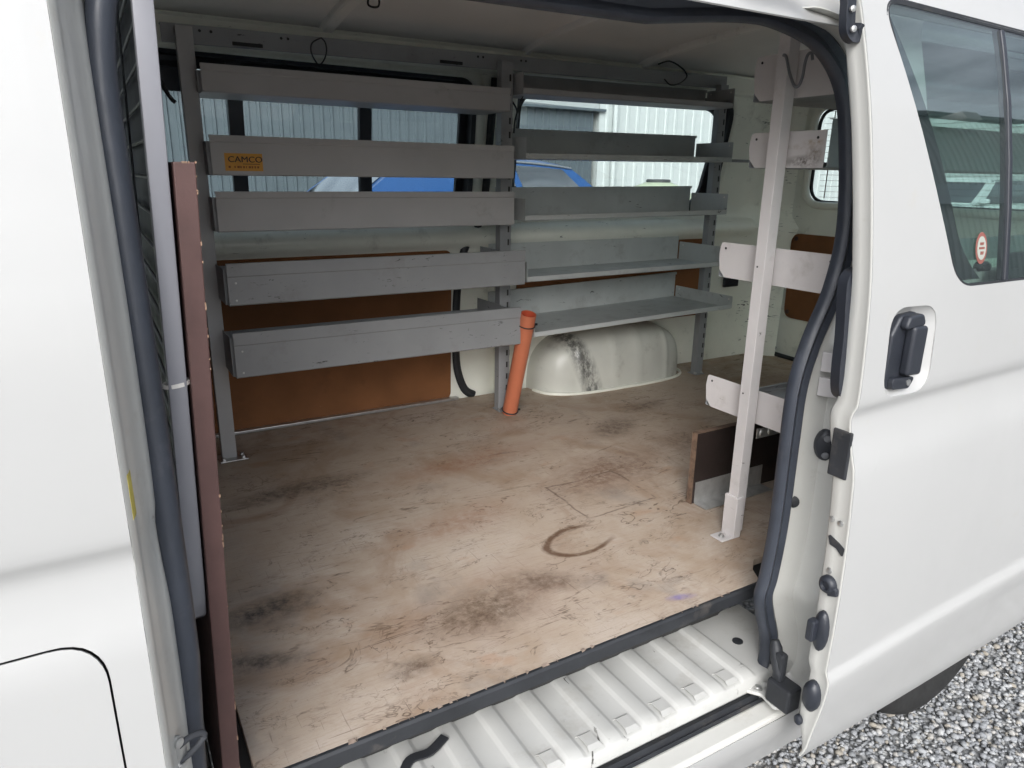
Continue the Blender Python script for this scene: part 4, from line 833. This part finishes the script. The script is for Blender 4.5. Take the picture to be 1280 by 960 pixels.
# ---- rack on the door side, behind the opening, seen end on
u3 = tag(empty('shelving_unit', (1.9, 1.13, .66)), 'white painted shelving rack just behind the door opening seen end on', 'shelving')
bm = bmesh.new(); sec = [(1.336, 1.122), (1.374, 1.108), (1.376, 1.111), (1.343, 1.126), (1.356, 1.158), (1.353, 1.160)]
sec = [(1.334, 1.120), (1.366, 1.120), (1.366, 1.123), (1.337, 1.123), (1.337, 1.150), (1.334, 1.150)]
loft(bm, [[(x, y, z) for x, y in sec] for z in (.675, 1.955)], close_v=True, cap=True); p3 = link('post', bm, RACKW, u3, bevel=.0012)
post('post', 2.50, 2.54, 1.09, 1.12, .662, 1.93, RACKW, u3)
bm = bmesh.new(); bx(bm, 1.330, 1.356, 1.1155, 1.158, .664, .775); bx(bm, 1.290, 1.356, 1.1155, 1.158, .661, .665); fb = link('foot_bracket', bm, RACKW, u3, bevel=.002)
for p in ((1.31, 1.137, .665),): bm = bmesh.new(); lathe(bm, p, (0, 0, 1), [(.009, 0), (.009, .0015), (.006, .0016), (.006, .006)], 6); link('bolt', bm, ZINC, fb)
holes_row(p3, [(1.3338, 1.140, z) for z in (1.05, 1.36)], (-1, 0, 0), .0022)
T3 = [(1.730, 1.826, 1.250, .955, .96), (1.582, 1.660, 1.243, 1.035, 1.028), (1.315, 1.402, 1.304, .962, .95), (.966, 1.052, 1.306, .962, .95)]
tl3 = ['topmost white tray under the ceiling', 'white tray with brown stains on its end', 'white tray at mid height', 'lowest white tray above the dark board']
for i, (z0, z1, yf, ye, yb) in enumerate(T3):
    x0, x1 = 1.380, 2.50
    bm = bmesh.new(); sec = [(yf-.006, z0+.016), (yf-.001, z0+.018), (yf, z0+.002), (yf-.003, z0), (yb+.003, z0), (yb, z0+.003), (yb, z1+.022), (yb+.008, z1+.022)]
    loft(bm, [[(x, y, z) for y, z in sec] for x in (x0+.004, x1)]); tr = link('tray', bm, SHELF2, u3, solid=.0016); tr['label'] = tl3[i]
    bm = bmesh.new(); lp = rpoly([(yf, z1), (yf+.0, z0+.022), (yf-.03, z0), (ye, z0-.002), (ye, z1-.002), (yf-.012, z1)][1:] + [], [.006, .008, .002, .002, .010], 3)
    lp = rpoly([(yf-.004, z1), (yf+.001, z1-.03), (yf-.004, z0+.018), (yf-.022, z0), (ye, z0), (ye, z1)], [.008, .01, .01, .008, .002, .002], 3)
    loft(bm, [[(q, y, z) for y, z in lp] for q in (x0, x0+.0018)], close_v=True, cap=True); ep = link('end_plate', bm, RACKW, tr)
    holes_row(ep, [(x0-.0008, yf-.02, z1-.014), (x0-.0008, ye+.02, z1-.015)], (-1, 0, 0), .003)
    if i == 1:
        m_ = mat('stained_rack_paint', (.60, .575, .57, 1), .5, var=.06, dust=((.33, .30, .27, 1), .3)); t_ = NT(m_); src = t_.b.inputs['Base Color'].links[0].from_socket; p_ = t_.pos()
        sp3 = t_.n('ShaderNodeSeparateXYZ'); t_.l(p_, sp3.inputs[0]); col_ = src
        for (y, z, ry, rz, k, cc) in ((1.085, z0+.014, .045, .012, .95, (.10, .085, .07, 1)), (1.060, z0+.030, .02, .014, .8, (.2, .16, .12, 1)), (1.06, z1-.024, .03, .006, .7, (.34, .24, .13, 1)), (1.09, z0+.045, .05, .006, .4, (.3, .22, .15, 1))):
            dy = t_.math('DIVIDE', t_.math('SUBTRACT', sp3.outputs[1], y), ry); dz = t_.math('DIVIDE', t_.math('SUBTRACT', sp3.outputs[2], z), rz)
            d_ = t_.math('SQRT', t_.math('ADD', t_.math('MULTIPLY', dy, dy), t_.math('MULTIPLY', dz, dz)))
            col_ = t_.mix(t_.math('MULTIPLY', t_.ramp(d_, .3, 1.3, k, 0), t_.ramp(t_.noise(p_, 70, 6, .7), .38, .58)), col_, cc)
        t_.l(col_, t_.b.inputs['Base Color']); ep.data.materials.clear(); ep.data.materials.append(m_)
bm = bmesh.new(); bx(bm, 1.374, 1.47, 1.1165, 1.1195, .930, .956); br = link('perforated_bracket', bm, ZINC, u3, bevel=.001)
for k in range(3):
    bm = bmesh.new(); lathe(bm, (1.392+.03*k, 1.117, .943), (0, -1, 0), [(.010, 0), (.009, .003), (.004, .005)], 12); link('rivet', bm, ZINC, br, smooth=40)

# ---- board on edge under that rack
bm = bmesh.new(); bx(bm, 1.378, 2.35, 1.318, 1.336, .662, .876); kb = tag(link('edge_board', bm, BLACKPLY, bevel=.001), 'black faced ply board on edge under the white rack', 'board')
bm = bmesh.new(); bx(bm, 1.3765, 1.3785, 1.3175, 1.3365, .6615, .8765); bx(bm, 1.3765, 2.35, 1.3172, 1.3368, .8755, .8768); link('raw_edge', bm, mat('dark_ply_edge', (.14, .09, .062, 1), .7, var=.35, vscale=60), kb)
bm = bmesh.new(); loft(bm, [[(x, 1.268, .664), (x, 1.312, .664), (x, 1.3155, .667), (x, 1.3155, .728)] for x in (1.386, 1.66)]); link('angle_strip', bm, ALU, kb, solid=.002)

# ---- orange pipe
B0, B1 = Vector((1.320, 2.255, .664)), Vector((1.3195, 2.128, 1.078))
op = empty('orange_pipe', B0); tag(op, 'orange plastic pipe leaning upright against the middle shelf post', 'pipe')
ax = (B1-B0).normalized(); ln = (B1-B0).length
bm = bmesh.new(); lathe(bm, B0, ax, [(.0285, 0), (.029, .002), (.029, ln)], 28)
top = [f for f in bm.faces if len(f.verts) > 6 and f.calc_center_median().z > 1.0]; bmesh.ops.delete(bm, geom=top, context='FACES'); link('pipe', bm, ORANGE, op, smooth=50, solid=.0025, offset=-1)
bm = bmesh.new(); lathe(bm, B0+ax*(ln-.06), ax, [(.024, 0), (.0262, .001), (.0262, .058)], 28); top = [f for f in bm.faces if len(f.verts) > 6 and f.calc_center_median().dot(ax) > (B0+ax*(ln-.03)).dot(ax)]; bmesh.ops.delete(bm, geom=top, context='FACES'); link('pipe_bore', bm, ORANGEIN, op, smooth=50)
def ring(c, ax, r, label, tail=True, w=.0022):
    q = Vector(ax).to_track_quat('Z', 'Y'); bm = bmesh.new()
    sweep(bm, [Vector(c)+q @ Vector((r*math.cos(a), r*math.sin(a), 0)) for a in [2*math.pi*i/24 for i in range(24)]], circ(w, 6, 1, 1), up=Vector(ax), closed=True)
    if tail: v = bx(bm, c[0]+r-.001, c[0]+r+.008, c[1]-r*.3-.004, c[1]-r*.3+.003, c[2]-.003, c[2]+.004)
    return tag(link('cable_tie', bm, RUBBER, smooth=50), label, 'cable tie', 'black cable ties')
ring(B0+ax*(ln-.045), ax, .0315, 'black cable tie round the upper end of the orange pipe')
ring(B0+ax*.012, ax, .031, 'black cable tie round the foot of the orange pipe', w=.0026)
# ties and wires under the roof
def wire_thing(name, pts, r, m, label, cat, group=None, n=6, closed=False):
    bm = bmesh.new(); sweep(bm, catmull(pts, 6), circ(r, n), up=Vector((.3, .8, .4)), closed=closed); return tag(link(name, bm, m, smooth=60), label, cat, group)
wire_thing('cable_tie', [(.668, 2.29, 1.942), (.640, 2.285, 1.925), (.634, 2.28, 1.900), (.643, 2.28, 1.878), (.656, 2.28, 1.866), (.672, 2.28, 1.882), (.682, 2.285, 1.908), (.680, 2.29, 1.932), (.668, 2.29, 1.943)], .0022, RUBBER, 'black cable tie loop hanging from the wide roof bow end', 'cable tie', 'black cable ties')
wire_thing('cable_tie', [(.755, 2.10, 2.030), (.752, 2.10, 2.010), (.765, 2.10, 2.004), (.782, 2.10, 2.008), (.785, 2.10, 2.025), (.780, 2.10, 2.035)], .003, RUBBER, 'short black tie beside the wide roof bow near the ceiling', 'cable tie', 'black cable ties')
wire_thing('cable_tie', [(2.05, 2.36, 1.99), (2.10, 2.35, 2.004), (2.16, 2.345, 1.985), (2.19, 2.34, 1.955), (2.15, 2.335, 1.925), (2.10, 2.335, 1.915), (2.07, 2.34, 1.935)], .003, RUBBER, 'black tie wrapped round the rail at the ceiling above the wheel arch shelves', 'cable tie', 'black cable ties')
wire_thing('cable_tie', [(1.350, 2.36, 1.845), (1.352, 2.33, 1.815), (1.362, 2.31, 1.785), (1.368, 2.31, 1.77), (1.385, 2.32, 1.81), (1.42, 2.34, 1.842)], .003, RUBBER, 'twisted black cable tie knotted at the middle shelf post', 'cable tie', 'black cable ties')
wire_thing('cable_tie', [(1.368, 2.31, 1.775), (1.358, 2.31, 1.74), (1.354, 2.31, 1.70)], .0035, RUBBER, 'black tie tail hanging beside the middle shelf post', 'cable tie', 'black cable ties')
wire_thing('strap', [(.205, 2.30, 1.88), (.208, 2.28, 1.83), (.215, 2.27, 1.79), (.232, 2.26, 1.75), (.245, 2.26, 1.735)], .006, RUBBER, 'thin dark strap hanging in front of the far window at the left', 'strap')
wire_thing('wire_hook', [(1.326, 1.128, 1.812), (1.327, 1.120, 1.806), (1.328, 1.108, 1.775), (1.329, 1.092, 1.748), (1.330, 1.082, 1.748), (1.331, 1.076, 1.765), (1.331, 1.074, 1.79), (1.332, 1.070, 1.806), (1.333, 1.062, 1.808), (1.333, 1.058, 1.795)], .0035, WIRE, 'bent steel wire hook on the white rack post', 'hook')

#==OUTSIDE
# ------------------------------------------------------------------ cars and tank outside
def car(name, loc, rz, paint, label, L_=4.5, W=1.84, H=1.66, tail=.52, wins=((.04, .22, .10), (.26, .54, .0), (.585, .90, -.02))):
    LOCAL[0] = True
    t = tag(empty(name, loc, rz), label, 'car'); hw = W/2; hl = L_/2; k = H/1.66
    # lower body: stations from tail to nose (front is +x): x, belt height, width factor, bottom
    stn = [(-hl, .62, .82, .42), (-hl+.04, .80, .90, .34), (-hl+.12, .98, .96, .28), (-hl+.5, 1.04, 1.0, .26), (-.6, 1.03, 1.0, .25), (.3, 1.00, 1.0, .25), (hl-1.25, .99, 1.0, .26), (hl-.8, .94, .99, .28), (hl-.35, .86, .95, .28), (hl-.10, .74, .86, .30), (hl, .58, .74, .36)]
    bm = bmesh.new(); rows = []
    for x, zb, wf, z0 in stn:
        w = hw*wf; row = []
        half = [(w*.90, z0), (w*.985, z0+.10), (w, z0+(zb-z0)*.45), (w*.985, z0+(zb-z0)*.80), (w*.95, zb-.02), (w*.86, zb+.015), (w*.45, zb+.03)]
        row = [(x, -y, z*k) for y, z in half]+[(x, y, z*k) for y, z in reversed(half)]; rows.append(row)
    loft(bm, rows, close_v=True, cap=True); body_ = link('body', bm, paint, t, smooth=50)
    # greenhouse
    gx = [(-hl+.10, -hl+tail), (hl-1.20, hl-2.05)]           # tail: base, roof ; front: base, roof
    zb, zr = 1.0*k, H; wb, wr = hw*.95, hw*.82
    def P(s, v):     # s 0..1 tail to front, v 0..1 belt to roof
        xb = gx[0][0]+(gx[1][0]-gx[0][0])*s; xr = gx[0][1]+(gx[1][1]-gx[0][1])*s
        bow = .05*math.sin(math.pi*v)
        return xb+(xr-xb)*v, wb+(wr-wb)*v+bow*.5, zb+(zr-zb)*v-.06*(v*v)*(2*s-1)**2
    bm = bmesh.new(); rows = []
    for i in range(13):
        s = i/12; row = []
        for j in range(6): x, y, z = P(s, j/5*.94); row.append((x, -y, z))
        x, y, z = P(s, 1); row += [(x, -y*.80, z), (x, 0, z+.035), (x, y*.80, z)]
        for j in range(5, -1, -1): x, y, z = P(s, j/5*.94); row.append((x, y, z))
        rows.append(row)
    loft(bm, rows, close_v=True, cap=True); link('cabin', bm, paint, t, smooth=35)
    for sd in (-1, 1):
        for s0, s1, sl in wins:
            bm = bmesh.new(); rr = []
            for v in (.04, .3, .6, .88):
                row = []
                for q in range(5):
                    s = s0+(s1-s0)*q/4; e = s+(sl*v if q == 0 else 0)
                    x, y, z = P(min(e, s1), v); row.append((x, sd*(y+.004), z))
                rr.append(row)
            loft(bm, rr); link('side_window', bm, CARGLASS, t, solid=.006, smooth=60)
        bm = bmesh.new(); pt = []
        for s in [i/20 for i in range(21)]: x, y, z = P(s, .925); pt.append((x, sd*(y+.004), z))
        sweep(bm, pt, circ(.012, 6), up=Vector((0, 0, 1))); link('window_trim', bm, ZINC, t, smooth=60)
        for xh in (-.55, .42):
            bm = bmesh.new(); bx(bm, xh, xh+.20, sd*(hw+.012)-.012, sd*(hw+.012)+.012, .84*k, .87*k); link('door_handle', bm, paint, t, bevel=.008)
        bm = bmesh.new(); bx(bm, hl-1.52, hl-1.38, sd*(hw+.06)-.10, sd*(hw+.06)+.10, 1.02*k, 1.15*k); link('mirror', bm, paint, t, bevel=.04, seg=3, smooth=50)
        bm = bmesh.new(); bx(bm, hl-.38, hl-.10, sd*hw*.78-.12, sd*hw*.78+.12, .68*k, .80*k); link('headlight', bm, LAMPW, t, bevel=.03)
        bm = bmesh.new(); bx(bm, -hl+.02, -hl+.22, sd*hw*.84-.10, sd*hw*.84+.085, .82*k, .95*k); link('tail_light', bm, LAMPR, t, bevel=.03)
        for xw in (-hl+.86, hl-.90):
            bm = bmesh.new(); lathe(bm, (xw, sd*(hw-.20), .34), (0, sd, 0), [(.36, 0), (.385, .05), (.385, .192), (.37, .203)], 30); link('wheel_arch', bm, PLASTIC, t, smooth=40)
            bm = bmesh.new(); lathe(bm, (xw, sd*(hw-.20), .34), (0, sd, 0), [(.30, 0), (.34, .02), (.34, .19), (.31, .215), (.24, .217)], 30); wh = link('wheel', bm, TYRE, t, smooth=40)
            bm = bmesh.new(); lathe(bm, (xw, sd*(hw+.005), .34), (0, sd, 0), [(.235, 0), (.235, .014), (.20, .012), (.06, .02)], 30); rm = link('rim', bm, RIM, wh, smooth=40)
    for s, sg in ((0, -1), (1, 1)):
        bm = bmesh.new(); rr = []
        for v in (.08, .45, .86):
            x, y, z = P(s, v); rr.append([(x+sg*.012, -y*.88, z), (x+sg*.035, 0, z+.0), (x+sg*.012, y*.88, z)])
        loft(bm, rr); link('windscreen' if s else 'rear_window', bm, CARGLASS, t, solid=.006, smooth=60)
    bm = bmesh.new(); bx(bm, hl-.06, hl+.015, -.42, .42, .42*k, .60*k); link('grille', bm, PLASTIC, t, bevel=.02)
    LOCAL[0] = False; return t
car('parked_car', (3.70, 6.55, 0), 0, CARBLUE, 'blue car parked outside beyond the far windows', 4.6, 1.86, 1.72, tail=.95, wins=((.34, .60, .0), (.645, .92, -.02)))
car('parked_car', (19.6, 10.4, 0), R(180), CARWHITE, 'white car seen through the sliding door glass', 4.6, 1.86, 1.66)
tk = tag(empty('water_tank', (9.05, 10.2, 0)), 'pale green domed plastic water tank before the white shed', 'tank')
bm = bmesh.new(); lathe(bm, (9.05, 10.2, 0), (0, 0, 1), [(.62, 0), (.63, .1), (.63, 1.18), (.61, 1.25), (.50, 1.36), (.30, 1.42), (.24, 1.45)], 32); link('shell', bm, TANKM, tk, smooth=50)
bm = bmesh.new(); lathe(bm, (9.05, 10.2, 1.45), (0, 0, 1), [(.22, 0), (.22, .04), (.20, .055)], 24); link('lid', bm, GUTTER, tk, smooth=50)
